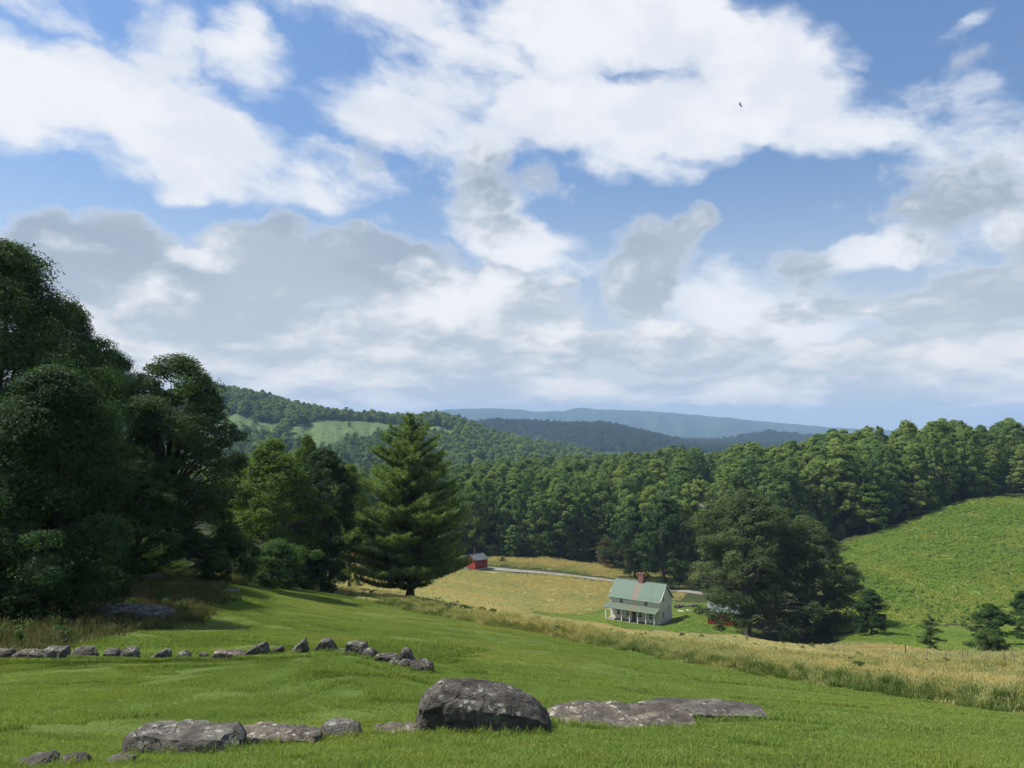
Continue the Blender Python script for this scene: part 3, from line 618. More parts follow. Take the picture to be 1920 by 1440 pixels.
# ------------------------------------------------------------------ trees
def build_trees():
    # the dark trees at the left edge of the lawn
    big = broadleaf(1, 18.5, 13, 2.0, 420, 165000, 0.16, 1.15, (0.36, 0.7), 0.25, 0.85, ('oak', BARK_D), 40, mess=0.36)
    near = broadleaf(2, 10, 7.2, 0.4, 280, 115000, 0.115, 0.72, (0.25, 0.1), 0.25, 0.95, ('oak', BARK_D), 30, mess=0.36)
    airy = broadleaf(3, 14.5, 8.0, 2.0, 165, 70000, 0.16, 0.80, (0.50, 1.1), 0.35, 0.55, ('oak', BARK_D), 46, 0.22, mess=0.36)
    mid = [broadleaf(4, 15, 9, 1.0, 210, 46000, 0.22, 0.85, (0.5, 0.8), 0.25, 0.85, ('oak', BARK), 20), broadleaf(5, 15, 8.5, 1.0, 210, 46000, 0.22, 0.85, (0.4, 0.4), 0.25, 0.85, ('yellow', BARK), 20)]
    bush = [broadleaf(21, 3.4, 4.2, 0.1, 60, 14000, 0.16, 0.55, (0.3, 1.0), 0.4, 1.0, ('shrub', BARK), 14, 0.05), broadleaf(22, 3.0, 3.0, 0.1, 50, 12000, 0.13, 0.45, (0.35, 0.5), 0.4, 1.0, ('oak', BARK), 14, 0.05)]
    rows = [  # mesh, mesh height and width, column, distance, top row, width in pixels, turn, name, label
     (big, 18.5, 13, -12, 41, 456, 375, 0.3, 'oak_tree', 'tallest dark leafy tree at the left edge of the photo'),
     (big, 18.5, 13, -210, 45, 500, 400, 2.1, 'oak_tree', 'dark leafy tree cut off by the left edge behind the tallest tree'),
     (big, 18.5, 13, 112, 46, 572, 215, 5.1, 'oak_tree', 'dark leafy tree stepping down just right of the tallest tree'),
     (near, 10, 7.2, 85, 30.5, 690, 330, 0.9, 'oak_tree', 'wide dark tree with foliage down to the ground in front of the tallest tree'),
     (near, 10, 7.2, -150, 29.5, 760, 320, 3.4, 'oak_tree', 'low dark tree at the left edge above the outcrop brush'),
     (big, 18.5, 13, 195, 58, 660, 230, 4.0, 'oak_tree', 'dark tree filling the gap between the tallest tree and the airy one'),
     (airy, 14.5, 8.0, 325, 60, 668, 235, 1.2, 'ash_tree', 'airy dark tree with sky showing through its upper limbs'),
     (mid[0], 15, 9, 250, 44, 860, 200, 2.2, 'oak_tree', 'dark lower tree in front of the airy tree behind the rock outcrop'),
     (mid[1], 15, 8.5, 510, 74, 826, 190, 0.5, 'maple_tree', 'yellow-green sunlit tree between the airy tree and the tall pine'),
     (mid[0], 15, 9, 604, 78, 842, 165, 3.0, 'maple_tree', 'dark green tree just left of the tall pine'),
     (mid[1], 15, 8.5, 572, 92, 818, 90, 4.4, 'maple_tree', 'narrow yellow-green treetop rising behind the sunlit tree'),
     (mid[0], 15, 9, 440, 82, 850, 130, 5.2, 'maple_tree', 'dark tree half hidden between the airy tree and the sunlit tree'),
     (mid[1], 15, 8.5, 655, 100, 872, 95, 1.0, 'maple_tree', 'small sunlit treetop touching the left side of the pine')]
    for ms, mh, mw, px, y, top, wpx, rz, nm, lab in rows:
        g, s = grown(ms, px, y, top, wpx); plant(nm, ms, lab, g, rz, s)
    for ms, mh, mw, px, y, top, wpx, rz, lab in [
        (bush[0], 3.4, 4.2, 520, 66, 1012, 125, 0.2, 'broad rounded shrub at the top edge of the lawn under the sunlit tree'),
        (bush[0], 3.4, 4.2, 425, 62, 985, 110, 2.2, 'tall leafy shrub between the airy tree and the broad rounded shrub'),
        (bush[1], 3.0, 3.0, 350, 58, 990, 110, 1.1, 'dark shrub at the foot of the airy tree'),
        (bush[1], 3.0, 3.0, 600, 72, 1040, 90, 4.1, 'dark low shrub beneath the tree left of the pine'),
        (bush[1], 3.0, 3.0, 400, 45.5, 1040, 62, 3.0, 'small pointed shrub beside the grey stone at the lawn edge'),
        (bush[0], 3.4, 4.2, 270, 50, 1010, 120, 5.0, 'dark shrub behind the long rock outcrop'),
        (bush[1], 3.0, 3.0, 180, 36, 1040, 120, 0.4, 'dark shrub left of the long rock outcrop')]:
        g, s = grown(ms, px, y, top, wpx); plant('shrub', ms, lab, g, rz, s, cat='shrub')
    # the tall pine
    pr = ([0, .1, .22, .35, .5, .65, .8, .92, 1], [0.92, 1.0, 0.98, 0.90, 0.77, 0.61, 0.43, 0.27, 0.08])
    pm = pine(6, 19, 6.1, 1.9, 54, 9, 0.32, 0.42, 0.031, 11, up=1.0, low=0.28, ragged=0.36, prof=pr, fork=True)
    g, s = grown(pm, 769, 80, 784, 204); plant('pine_tree', pm, 'tall dark green pine standing alone at the end of the lawn', g, 0.4, s)
    # the maples by the farmhouse
    ma = broadleaf(7, 24, 18.5, 2.2, 560, 125000, 0.26, 1.1, (0.40, 1.0), 0.22, 0.97, ('maple', BARK_P), 40, 0.5)
    mb = broadleaf(8, 22, 15.5, 0.1, 430, 95000, 0.27, 1.1, (0.30, 0.5), 0.25, 1.0, ('maple', BARK), 30, 0.4)
    g, s = grown(ma, 1402, 137, 922, 232); plant('maple_tree', ma, 'huge rounded maple beside the red shed near the farmhouse', g, 0.6, s)
    g, s = grown(mb, 1512, 142, 968, 178); plant('maple_tree', mb, 'large dark tree leaning on the right side of the huge maple', g, 2.0, s)
    # small trees in the vale on the right
    sm = [broadleaf(9, 7, 4.6, 0.3, 110, 16000, 0.22, 0.5, (0.30, 0.2), 0.3, 0.95, ('shrub', BARK), 14), broadleaf(10, 7, 4.4, 0.3, 110, 16000, 0.22, 0.5, (0.28, 0.1), 0.3, 0.95, ('oak', BARK), 14)]
    for ms, px, y, top, wpx, rz, lab in [
        (sm[1], 1634, 124, 1106, 54, 0.3, 'small dark rounded tree just right of the large dark tree in the vale'),
        (sm[0], 1858, 109, 1132, 68, 1.3, 'bushy young tree behind the low round shrub in the vale'),
        (sm[0], 1922, 118, 1108, 56, 2.9, 'young tree cut by the right edge of the photo in the vale')]:
        g, s = grown(ms, px, y, top, wpx); plant('young_tree', ms, lab, g, rz, s)
    sp = pine(11, 5, 1.25, 0.8, 12, 6, 0.22, 0.30, 0.03, 9, up=0.15, low=0.0, ragged=0.2, prof=([0, .2, .6, .9, 1], [0.85, 1, .85, .5, .2]))
    g, s = grown(sp, 1745, 105, 1148, 38); plant('spruce_tree', sp, 'slender young conifer standing in the mown vale', g, 0.2, s)
    g, s = grown(sp, 942, 234, 1042, 14); plant('spruce_tree', sp, 'tiny dark conifer right of the small red barn', g, 1.2, s)
    g, s = grown(bush[0], 1853, 101, 1178, 60); plant('shrub', bush[0], 'low round shrub in front of the bushy young tree', g, 1.0, s, cat='shrub')
    # saplings in the tall grass
    sap = broadleaf(12, 1.6, 0.9, 0.15, 26, 1400, 0.09, 0.16, (0.45, 0.8), 0.3, 0.6, ('shrub', BARK), 12, 0.02)
    for px, y, top, wpx, lab in [(1612, 31, 1240, 34, 'upright sapling in the tall grass below the large dark tree'), (1783, 29, 1272, 34, 'broad sapling in the tall grass below the slender conifer'),
                                 (1825, 27, 1284, 24, 'small weedy sapling right of the broad sapling in the tall grass'), (1893, 25, 1294, 14, 'thin weed stalk in the tall grass by the right edge of the photo'),
                                 (1458, 34, 1250, 12, 'thin weed stalk in the tall grass under the huge maple')]:
        g, s = grown(sap, px, y, top, wpx); plant('sapling', sap, lab, g, px, s, cat='sapling')
    weeds = broadleaf(13, 1.0, 1.2, 0.05, 22, 1200, 0.12, 0.2, (0.4, 1.0), 0.3, 0.9, ('shrub', BARK), 8, 0.02)
    for i, (px, y, top, wpx) in enumerate([(838, 66, 1131, 26), (868, 67, 1133, 30), (902, 68, 1138, 30), (925, 70, 1141, 26)]):
        g, s = grown(weeds, px, y, top, wpx)
        plant('weed_clump', weeds, ['first', 'second', 'third', 'fourth'][i] + ' dark weed clump from the pine along the tall grass edge', g, i * 1.7, s, cat='weed')
    # single trees in front of the wood
    lw = [broadleaf(30 + i, 20, [11, 9, 10, 12, 9, 11, 10, 12][i], 1.5, 170, 15000, 0.40, 0.80, [(0.5, 1.0), (0.62, 0.6), (0.40, 0.2), (0.55, 1.2), (0.32, 0.0), (0.66, 0.8), (0.45, 0.3), (0.5, 1.1)][i], 0.25, [.6, .5, .8, .4, .9, .5, .7, .6][i], ('wood', BARK), 12) for i in range(8)]
    yl = broadleaf(40, 20, 12, 2.5, 80, 9000, 0.55, 1.25, (0.5, 1.0), 0.3, 0.6, ('yellow', BARK), 10); ru = broadleaf(41, 20, 12, 1.5, 70, 7000, 0.5, 1.25, (0.4, 0.4), 0.3, 0.8, ('russet', BARK), 8)
    dk = broadleaf(42, 22, 15, 1.5, 150, 20000, 0.5, 1.3, (0.45, 0.8), 0.3, 0.85, ('oak', BARK), 12)
    for ms, mh, mw, px, y, top, wpx, rz, lab in [
        (dk, 22, 15, 1246, 207, 934, 118, 0.2, 'dark round tree above the driveway left of the huge maple'), (dk, 22, 15, 1190, 216, 962, 84, 2.4, 'dark tree at the edge of the wood above the driveway end'),
        (ru, 20, 12, 1136, 236, 1008, 40, 0.1, 'small brownish tree at the edge of the wood behind the farmhouse'), (ru, 20, 12, 1176, 230, 1022, 50, 1.1, 'low brownish tree right of the small brownish one'),
        (yl, 20, 12, 1630, 222, 908, 84, 0.7, 'pale green tree at the upper left edge of the scrub hill'), (lw[2], 20, 11, 1700, 232, 905, 84, 0.4, 'green tree on the crest right of the pale green tree'),
        (yl, 20, 12, 1555, 245, 880, 90, 2.7, 'light green tree rising behind the large dark tree'), (lw[1], 20, 11, 962, 246, 985, 40, 0.3, 'light green young tree at the foot of the wood right of the red barn')]:
        g, s = grown(ms, px, y, top, wpx); plant('edge_tree', ms, lab, g, rz, s)
    return lw, yl, ru
LW, YL, RU = build_trees()

# ------------------------------------------------------------------ the wood: single trees in front, the rest as one mass
def scatter(name, pts, rot, scl, idx, sources, label, cat):
    """one object of kind stuff that sets out copies of the source objects on its points"""
    me = bpy.data.meshes.new(name); n = len(pts)
    me.vertices.add(n); me.vertices.foreach_set('co', np.asarray(pts, np.float32).ravel())
    a = me.attributes.new('rot', 'FLOAT_VECTOR', 'POINT'); a.data.foreach_set('vector', np.asarray(rot, np.float32).ravel())
    s3 = np.asarray(scl, np.float32); s3 = np.repeat(s3[:, None], 3, 1) if s3.ndim == 1 else s3
    a = me.attributes.new('scl', 'FLOAT_VECTOR', 'POINT'); a.data.foreach_set('vector', np.ascontiguousarray(s3).ravel())
    a = me.attributes.new('idx', 'INT', 'POINT'); a.data.foreach_set('value', np.asarray(idx, np.int32))
    o = obj(name, me); tag(o, label, cat, kind='stuff')
    ng = bpy.data.node_groups.new(name, 'GeometryNodeTree')
    ng.interface.new_socket('Geometry', in_out='INPUT', socket_type='NodeSocketGeometry'); ng.interface.new_socket('Geometry', in_out='OUTPUT', socket_type='NodeSocketGeometry')
    N, L = ng.nodes, ng.links
    gi, go = N.new('NodeGroupInput'), N.new('NodeGroupOutput'); ip = N.new('GeometryNodeInstanceOnPoints'); jn = N.new('GeometryNodeJoinGeometry')
    for s in sources:
        oi = N.new('GeometryNodeObjectInfo'); oi.inputs['Object'].default_value = s; oi.inputs['As Instance'].default_value = True
        L.new(oi.outputs['Geometry'], jn.inputs[0])
    def na(nm, typ):
        q = N.new('GeometryNodeInputNamedAttribute'); q.data_type = typ; q.inputs[0].default_value = nm; return q.outputs[0]
    L.new(gi.outputs[0], ip.inputs['Points']); L.new(jn.outputs[0], ip.inputs['Instance']); ip.inputs['Pick Instance'].default_value = True
    L.new(na('idx', 'INT'), ip.inputs['Instance Index'])
    e2r = N.new('FunctionNodeEulerToRotation'); L.new(na('rot', 'FLOAT_VECTOR'), e2r.inputs[0]); L.new(e2r.outputs[0], ip.inputs['Rotation'])
    L.new(na('scl', 'FLOAT_VECTOR'), ip.inputs['Scale']); L.new(ip.outputs[0], go.inputs[0])
    md = o.modifiers.new('set_out', 'NODES'); md.node_group = ng
    return o
def whole(ms, name):
    """trunk and crown as one unlinked source object for scattering"""
    bm = bmesh.new(); bm.from_mesh(ms[0]); k = len(bm.faces); bm.from_mesh(ms[1])
    me = bpy.data.meshes.new(name); bm.faces.ensure_lookup_table()
    for f in bm.faces[k:]: f.material_index = 1
    bm.to_mesh(me); bm.free()
    me.materials.append(ms[0].materials[0]); me.materials.append(ms[1].materials[0])
    return bpy.data.objects.new(name, me)
def canopy_line(px):
    xs = [300, 600, 840, 880, 950, 1040, 1110, 1160, 1220, 1250, 1290, 1325, 1345, 1400, 1450, 1500, 1540, 1570, 1620, 1700, 1760, 1800, 1830, 1880, 1920, 2300]
    ys = [880, 880, 876, 870, 858, 854, 856, 850, 844, 832, 830, 846, 838, 830, 832, 820, 804, 786, 780, 764, 770, 778, 800, 784, 792, 790]
    return np.interp(px, xs, ys)
def build_wood():
    rg = np.random.default_rng(5)
    pts = []
    sp = 6.6
    for y in np.arange(226, 560, sp):
        for x in np.arange(-150, 400, sp * (1.0 + (y > 380) * 0.25)):
            pts.append((x + rg.uniform(-2.6, 2.6), y + rg.uniform(-2.6, 2.6)))
    pts = np.array(pts); X, Y = pts.T; Z = ground_z(X, Y)
    px = 960 + F * X / (Y * CT + Z * ST)
    front = np.interp(px, [300, 560, 660, 700, 860, 900, 1000, 1100, 1180, 1215, 1300, 1345, 1400, 1480, 1540, 1600, 1650, 1720, 1790, 1850, 1960, 2300], [232, 232, 236, 248, 252, 250, 247, 246, 236, 226, 214, 206, 206, 216, 222, 216, 222, 231, 240, 248, 252, 252])
    back = np.interp(px, [300, 840, 1250, 1340, 1500, 1700, 2300], [420, 540, 520, 420, 370, 345, 345])
    ok = (Y > front) & (Y < back) & (px > 330) & (px < 2420)
    lane = (np.abs(px - 1321) < 38) & (Y > 232) & (Y < 346)
    ok &= ~lane
    X, Y, Z, px, front = X[ok], Y[ok], Z[ok], px[ok], front[ok]
    # heights: no crown above the canopy line of the wood
    t = Y * CT + Z * ST
    ztop = np.array([P(a, canopy_line(a), b).z for a, b in zip(px, Y)])
    H = np.minimum(rg.uniform(14.5, 26, len(X)), (ztop - Z) * rg.uniform(0.84, 1.04, len(X)))
    H = np.maximum(H, 9.0)
    fr = Y < np.interp(px, [300, 1300, 2300], [0, 0, 0])
    Wd = np.clip(H * np.where(px < 1340, rg.uniform(0.36, 0.56, len(X)), rg.uniform(0.42, 0.68, len(X))), 6.5, 14.5)
    idx = rg.integers(0, 8, len(X)); rz = rg.uniform(0, 6.28, len(X))
    # how much of each crown shows: a coarse front-to-back picture
    order = np.argsort(Y); W_, H_ = 480, 360
    buf = np.zeros((H_, W_), bool); seen = np.zeros(len(X))
    # the big trees in front hide some of the wood
    for a, b, c, d in ((0, 440, 600, 1120), (660, 860, 900, 1120), (1305, 1600, 960, 1220), (430, 680, 850, 1110)): buf[c // 4:d // 4, a // 4:b // 4] = True
    for i in order:
        s = F / t[i] / 4; cx = px[i] / 4; zt = Z[i] + H[i]; ct = (800 - F * zt / Y[i]) / 4; h = H[i] * s; w = Wd[i] * s * 0.40
        x0, x1 = int(max(cx - w, 0)), int(min(cx + w, W_)); y0, y1 = int(max(ct, 0)), int(min(ct + h * 0.7, H_))
        if x1 <= x0 or y1 <= y0: continue
        blk = buf[y0:y1, x0:x1]; seen[i] = np.sum(~blk); buf[y0:y1, x0:x1] = True
    pick = np.argsort(-seen)[:285]; pick = pick[seen[pick] > 0]; single = np.zeros(len(X), bool); single[pick] = True
    print('wood', len(X), 'single', single.sum(), 'hidden', (seen == 0).sum())
    marks = [(700, 'left of the pine'), (865, 'behind the pine'), (935, 'above the small red barn'), (1010, 'above the tiny conifer'), (1090, 'above the middle of the hayfield'), (1160, 'above the small brownish tree'), (1240, 'above the farmhouse roof'),
             (1340, 'above the round tree by the driveway'), (1420, 'behind the left half of the huge maple'), (1500, 'behind the right half of the huge maple'), (1575, 'behind the large dark tree'), (1660, 'behind the pale green hill-edge tree'),
             (1740, 'above the slender conifer'), (1830, 'above the crest of the scrub hill'), (9999, 'above the hill by the right edge')]
    nth = ['first', 'second', 'third', 'fourth', 'fifth', 'sixth', 'seventh', 'eighth', 'ninth', 'tenth', 'eleventh', 'twelfth'] + [str(k) + 'th' for k in range(13, 60)]
    bins = {}
    for i in np.nonzero(single)[0]:
        m = next(t_ for a, t_ in marks if px[i] < a); dd = Y[i] - front[i]; rw = 'front row' if dd < 13 else 'middle rows' if dd < 45 else 'upper rows'
        bins.setdefault((m, rw), []).append(i)
    names = {}
    for (m, rw), ids in bins.items():
        for k, i in enumerate(sorted(ids, key=lambda q: px[q])):
            names[i] = (('only tree' if len(ids) == 1 else nth[k] + ' tree from left') + ' in wood\'s ' + rw + ' ' + m, 'trees of the wood behind the hayfield and the hill')
    for i in np.nonzero(single)[0]:
        u = rg.uniform()
        ms = YL if u < 0.05 else LW[idx[i]]
        lab, grp = names[i]
        plant('woodland_tree', ms, lab, (X[i], Y[i], Z[i] - 0.3), rz[i], (Wd[i] / dims(ms)[1], Wd[i] / dims(ms)[1], H[i] / dims(ms)[0]), grp)
    rest = ~single & ((seen > 0) | (rg.uniform(size=len(X)) < 0.55))
    src = [whole(m, 'wood_source') for m in LW]
    n = rest.sum(); rot = np.zeros((n, 3)); rot[:, 2] = rz[rest]
    scatter('forest', np.stack([X, Y, Z - 0.3], 1)[rest], rot, np.stack([Wd / 10, Wd / 10, H / 19], 1)[rest], idx[rest], src, 'deep green mass of the wood behind its front trees', 'forest')
    e = np.nonzero((Y - front < 9) & (px > 600))[0]; e = np.concatenate([e, e, e]); ex = X[e] + rg.uniform(-4, 4, len(e)); ey = front[e] + rg.uniform(-1.0, 7, len(e)); eh = rg.uniform(0.14, 0.36, len(e))
    hl = inside(ex, ey, scrub_pg) | inside(ex, ey, hay_pg); ex, ey, eh = ex[~hl], ey[~hl], eh[~hl]
    r2 = np.zeros((len(ex), 3)); r2[:, 2] = rg.uniform(0, 6.28, len(ex))
    scatter('undergrowth', np.stack([ex, ey, ground_z(ex, ey) - 1.0], 1), r2, np.stack([eh * 1.3, eh * 1.3, eh], 1), rg.integers(0, 10, len(ex)), src + [whole(YL, 'bush_source'), whole(YL, 'bush_source')], 'bushy undergrowth along the foot of the wood', 'undergrowth')
    # small far crowns for the hills
    far = [broadleaf(60 + i, 12, 10, 1.0, 26, 700, 1.7, 1.9, (0.45, 0.9), 0.4, 0.8, ('wood', BARK), 0) for i in range(4)]
    fsrc = [whole(m, 'hill_source') for m in far]
    dsrc = [whole(broadleaf(66 + i, 12, 10, 1.0, 26, 700, 1.7, 1.9, (0.45, 0.9), 0.4, 0.8, ('oak', BARK), 0), 'ridge_source') for i in range(4)]
    def cover(name, d0, d1, px0, px1, gap, hmul, label, thin=1.0):
        k = int((math.atan2(px1 - 960, F) - math.atan2(px0 - 960, F)) * (d1 ** 2 - d0 ** 2) / 2 / gap ** 2)
        d = np.sqrt(rg.uniform(d0 ** 2, d1 ** 2, k)); a = rg.uniform(math.atan2(px0 - 960, F), math.atan2(px1 - 960, F), k)
        x, y = d * np.sin(a), d * np.cos(a); keep = np.ones(k, bool)
        for pg in PASTURES:
            k_ = (d + 26 * hmul) / d; ins = inside(x, y, pg) | inside(x * k_, y * k_, pg); keep &= ~(ins & (rg.uniform(size=k) > 0.006))
        x, y, d, a = x[keep], y[keep], d[keep], a[keep]; z = ground_z(x, y)
        # leave out what the hill itself hides
        el = z / d; vis = np.ones(len(x), bool)
        q = rg.integers(0, 4, len(x)); s = rg.uniform(0.6, 1.25, len(x)) * hmul; r = np.zeros((len(x), 3)); r[:, 2] = rg.uniform(0, 6.28, len(x))
        scatter(name, np.stack([x, y, z - 0.5], 1), r, np.stack([s, s, s * rg.uniform(0.85, 1.25, len(x))], 1), q, fsrc if d1 < 1300 else dsrc, label, 'forest')
        print(name, len(x))
    cover('hill_forest', 620, 1215, 330, 1330, 7.6, 0.92, 'woodland covering the far hill around its pastures')
    cover('ridge_forest', 1950, 2760, 800, 1420, 15, 1.15, 'woodland on the dark middle ridge')
    cover('ridge_forest', 2700, 3560, 1200, 1640, 18, 1.25, 'woodland on the farther low ridge')
build_wood()

# ------------------------------------------------------------------ boxes and simple solids
def box(lo, hi):
    (a, b, c), (d, e, f) = lo, hi
    V = np.array([[a, b, c], [d, b, c], [d, e, c], [a, e, c], [a, b, f], [d, b, f], [d, e, f], [a, e, f]], float)
    Q = np.array([[0, 3, 2, 1], [4, 5, 6, 7], [0, 1, 5, 4], [1, 2, 6, 5], [2, 3, 7, 6], [3, 0, 4, 7]])
    return V, Q
def slab(corners, thick):
    """a flat panel: four corners of its upper face, thickness along the downward normal"""
    c = np.asarray(corners, float); n = unit(np.cross(c[1] - c[0], c[3] - c[0])[None])[0]
    V = np.concatenate([c - n * thick, c]); Q = np.array([[0, 3, 2, 1], [4, 5, 6, 7], [0, 1, 5, 4], [1, 2, 6, 5], [2, 3, 7, 6], [3, 0, 4, 7]])
    return V, Q
def part(name, solids, mat, parent, smooth=False):
    V, Q = join(solids) if isinstance(solids, list) else solids
    return obj(name, mesh_np(name, V, [Q], [mat], smooth=smooth), parent)
def paint(name, col, var=0.12, rough=0.7, board=None, streak=None):
    m, T, b = material(name, rough, 0.3)
    p = T.new('ShaderNodeTexCoord').outputs['Object']
    n = T.noise(T.vm('MULTIPLY', p, (1, 1, 0.35)), 2.2, 4, 0.65); n2 = T.noise(p, 9.0, 3, 0.6)
    c = T.mix(T.ss(n, 0.3, 0.75), col, tuple(v * (1 - 2.2 * var) for v in col)); c = T.mix(T.ss(n2, 0.55, 0.8, 0, 0.4), c, tuple(v * (1 - 3 * var) for v in col))
    T.l.new(c, b.inputs['Base Color'])
    if board:
        s = T.new('ShaderNodeSeparateXYZ'); T.l.new(p, s.inputs[0])
        w = T.math('PINGPONG', s.outputs[board[0]], board[1] / 2); h = T.ss(w, 0.0, 0.02)
        bump(T, b, h, 0.8, 0.02)
    return m
WHITE = paint('weathered_white_boards', (0.70, 0.67, 0.57), 0.08, board=(2, 0.16)); TRIM = paint('white_trim', (0.78, 0.77, 0.72), 0.04)
RED = paint('red_boards', (0.30, 0.045, 0.030), 0.12, board=(0, 0.3)); REDTRIM = paint('red_trim', (0.36, 0.09, 0.06), 0.1)
SHINGLE = paint('grey_shingles', (0.10, 0.115, 0.12), 0.12, 0.85); WOOD = paint('grey_wood', (0.24, 0.21, 0.17), 0.15); DARKWOOD = paint('dark_wood', (0.09, 0.075, 0.06), 0.15)
CONC = paint('concrete', (0.45, 0.43, 0.40), 0.08)
def glass_mat():
    m, T, b = material('dark_window_glass', 0.08, 0.5); b.inputs['Base Color'].default_value = (0.012, 0.014, 0.016, 1); return m
GLASS = glass_mat()
def tin(name, col, rust_x=None):
    m, T, b = material(name, 0.6, 0.3)
    p = T.new('ShaderNodeTexCoord').outputs['Object']; s = T.new('ShaderNodeSeparateXYZ'); T.l.new(p, s.inputs[0])
    st = T.noise(T.vm('MULTIPLY', p, (3.0, 0.25, 0.25)), 1.5, 4, 0.65); n = T.noise(p, 1.3, 4, 0.6)
    c = T.mix(T.ss(st, 0.35, 0.7), col, tuple(v * k for v, k in zip(col, (1.5, 1.18, 1.15))))
    c = T.mix(T.ss(n, 0.5, 0.75, 0, 0.5), c, tuple(v * 0.72 for v in col))
    if rust_x:
        q = T.math('ABSOLUTE', T.math('SUBTRACT', s.outputs[0], rust_x[0])); q = T.math('ADD', q, T.math('ADD', T.math('MULTIPLY_ADD', st, 2.2, -1.1), T.math('MULTIPLY_ADD', n, 1.2, -0.6)))
        r = T.mix(T.noise(p, 2.0, 4, 0.6), (0.17, 0.085, 0.042), (0.15, 0.125, 0.085))
        c = T.mix(T.ss(q, rust_x[1] * 1.7, rust_x[1] * 0.2, 0.0, 0.8), c, r)
    T.l.new(c, b.inputs['Base Color']); return m
TIN = tin('green_tin_roof', (0.060, 0.118, 0.084), (-0.05, 0.55)); TINP = tin('green_porch_tin', (0.085, 0.125, 0.088), (0.2, 0.45)); TINB = tin('pale_tin_roof', (0.10, 0.145, 0.14))
def brick_mat():
    m, T, b = material('red_brick', 0.9, 0.15); p = T.new('ShaderNodeTexCoord').outputs['Object']
    br = T.new('ShaderNodeTexBrick'); T.l.new(T.vm('MULTIPLY', p, (1, 1, 1)), br.inputs[0]); br.inputs['Scale'].default_value = 4
    mp = T.new('ShaderNodeMapping'); mp.inputs[2].default_value = (math.pi / 2, 0, 0); T.l.new(p, mp.inputs[0]); T.l.new(mp.outputs[0], br.inputs[0])
    br.inputs['Color1'].default_value = (0.20, 0.075, 0.05, 1); br.inputs['Color2'].default_value = (0.28, 0.12, 0.08, 1); br.inputs['Mortar'].default_value = (0.25, 0.22, 0.2, 1)
    T.l.new(br.outputs[0], b.inputs['Base Color']); return m
BRICK = brick_mat()

# ------------------------------------------------------------------ the farmhouse
def window(parent, cx, z0, w, h, face_y=0.0, panes=(1, 2), rot=None):
    """sash window in the wall plane y = face_y, looking towards -y (or turned by the matrix rot)"""
    t = 0.07; fr = [box((cx - w / 2 - t, face_y - 0.05, z0 - t), (cx - w / 2, face_y + 0.05, z0 + h + t)), box((cx + w / 2, face_y - 0.05, z0 - t), (cx + w / 2 + t, face_y + 0.05, z0 + h + t)),
         box((cx - w / 2, face_y - 0.048, z0 + h), (cx + w / 2, face_y + 0.05, z0 + h + t)), box((cx - w / 2, face_y - 0.07, z0 - t), (cx + w / 2, face_y + 0.05, z0)), box((cx - w / 2, face_y - 0.04, z0 + h * 0.5 - 0.045), (cx + w / 2, face_y + 0.03, z0 + h * 0.5 + 0.045))]
    def tf(s):
        if rot is None: return s
        return [(np.array([list(rot @ Vector(v)) for v in V]), Q) for V, Q in s]
    wnd = part('window', tf(fr), TRIM, parent)
    for k in range(2):
        part('pane', tf([box((cx - w / 2, face_y - 0.018, z0 + (0.5 * h + 0.045) * k), (cx + w / 2, face_y + 0.01, z0 + h * 0.5 - 0.045 + (0.5 * h + 0.045) * k))]), GLASS, wnd)
    return wnd
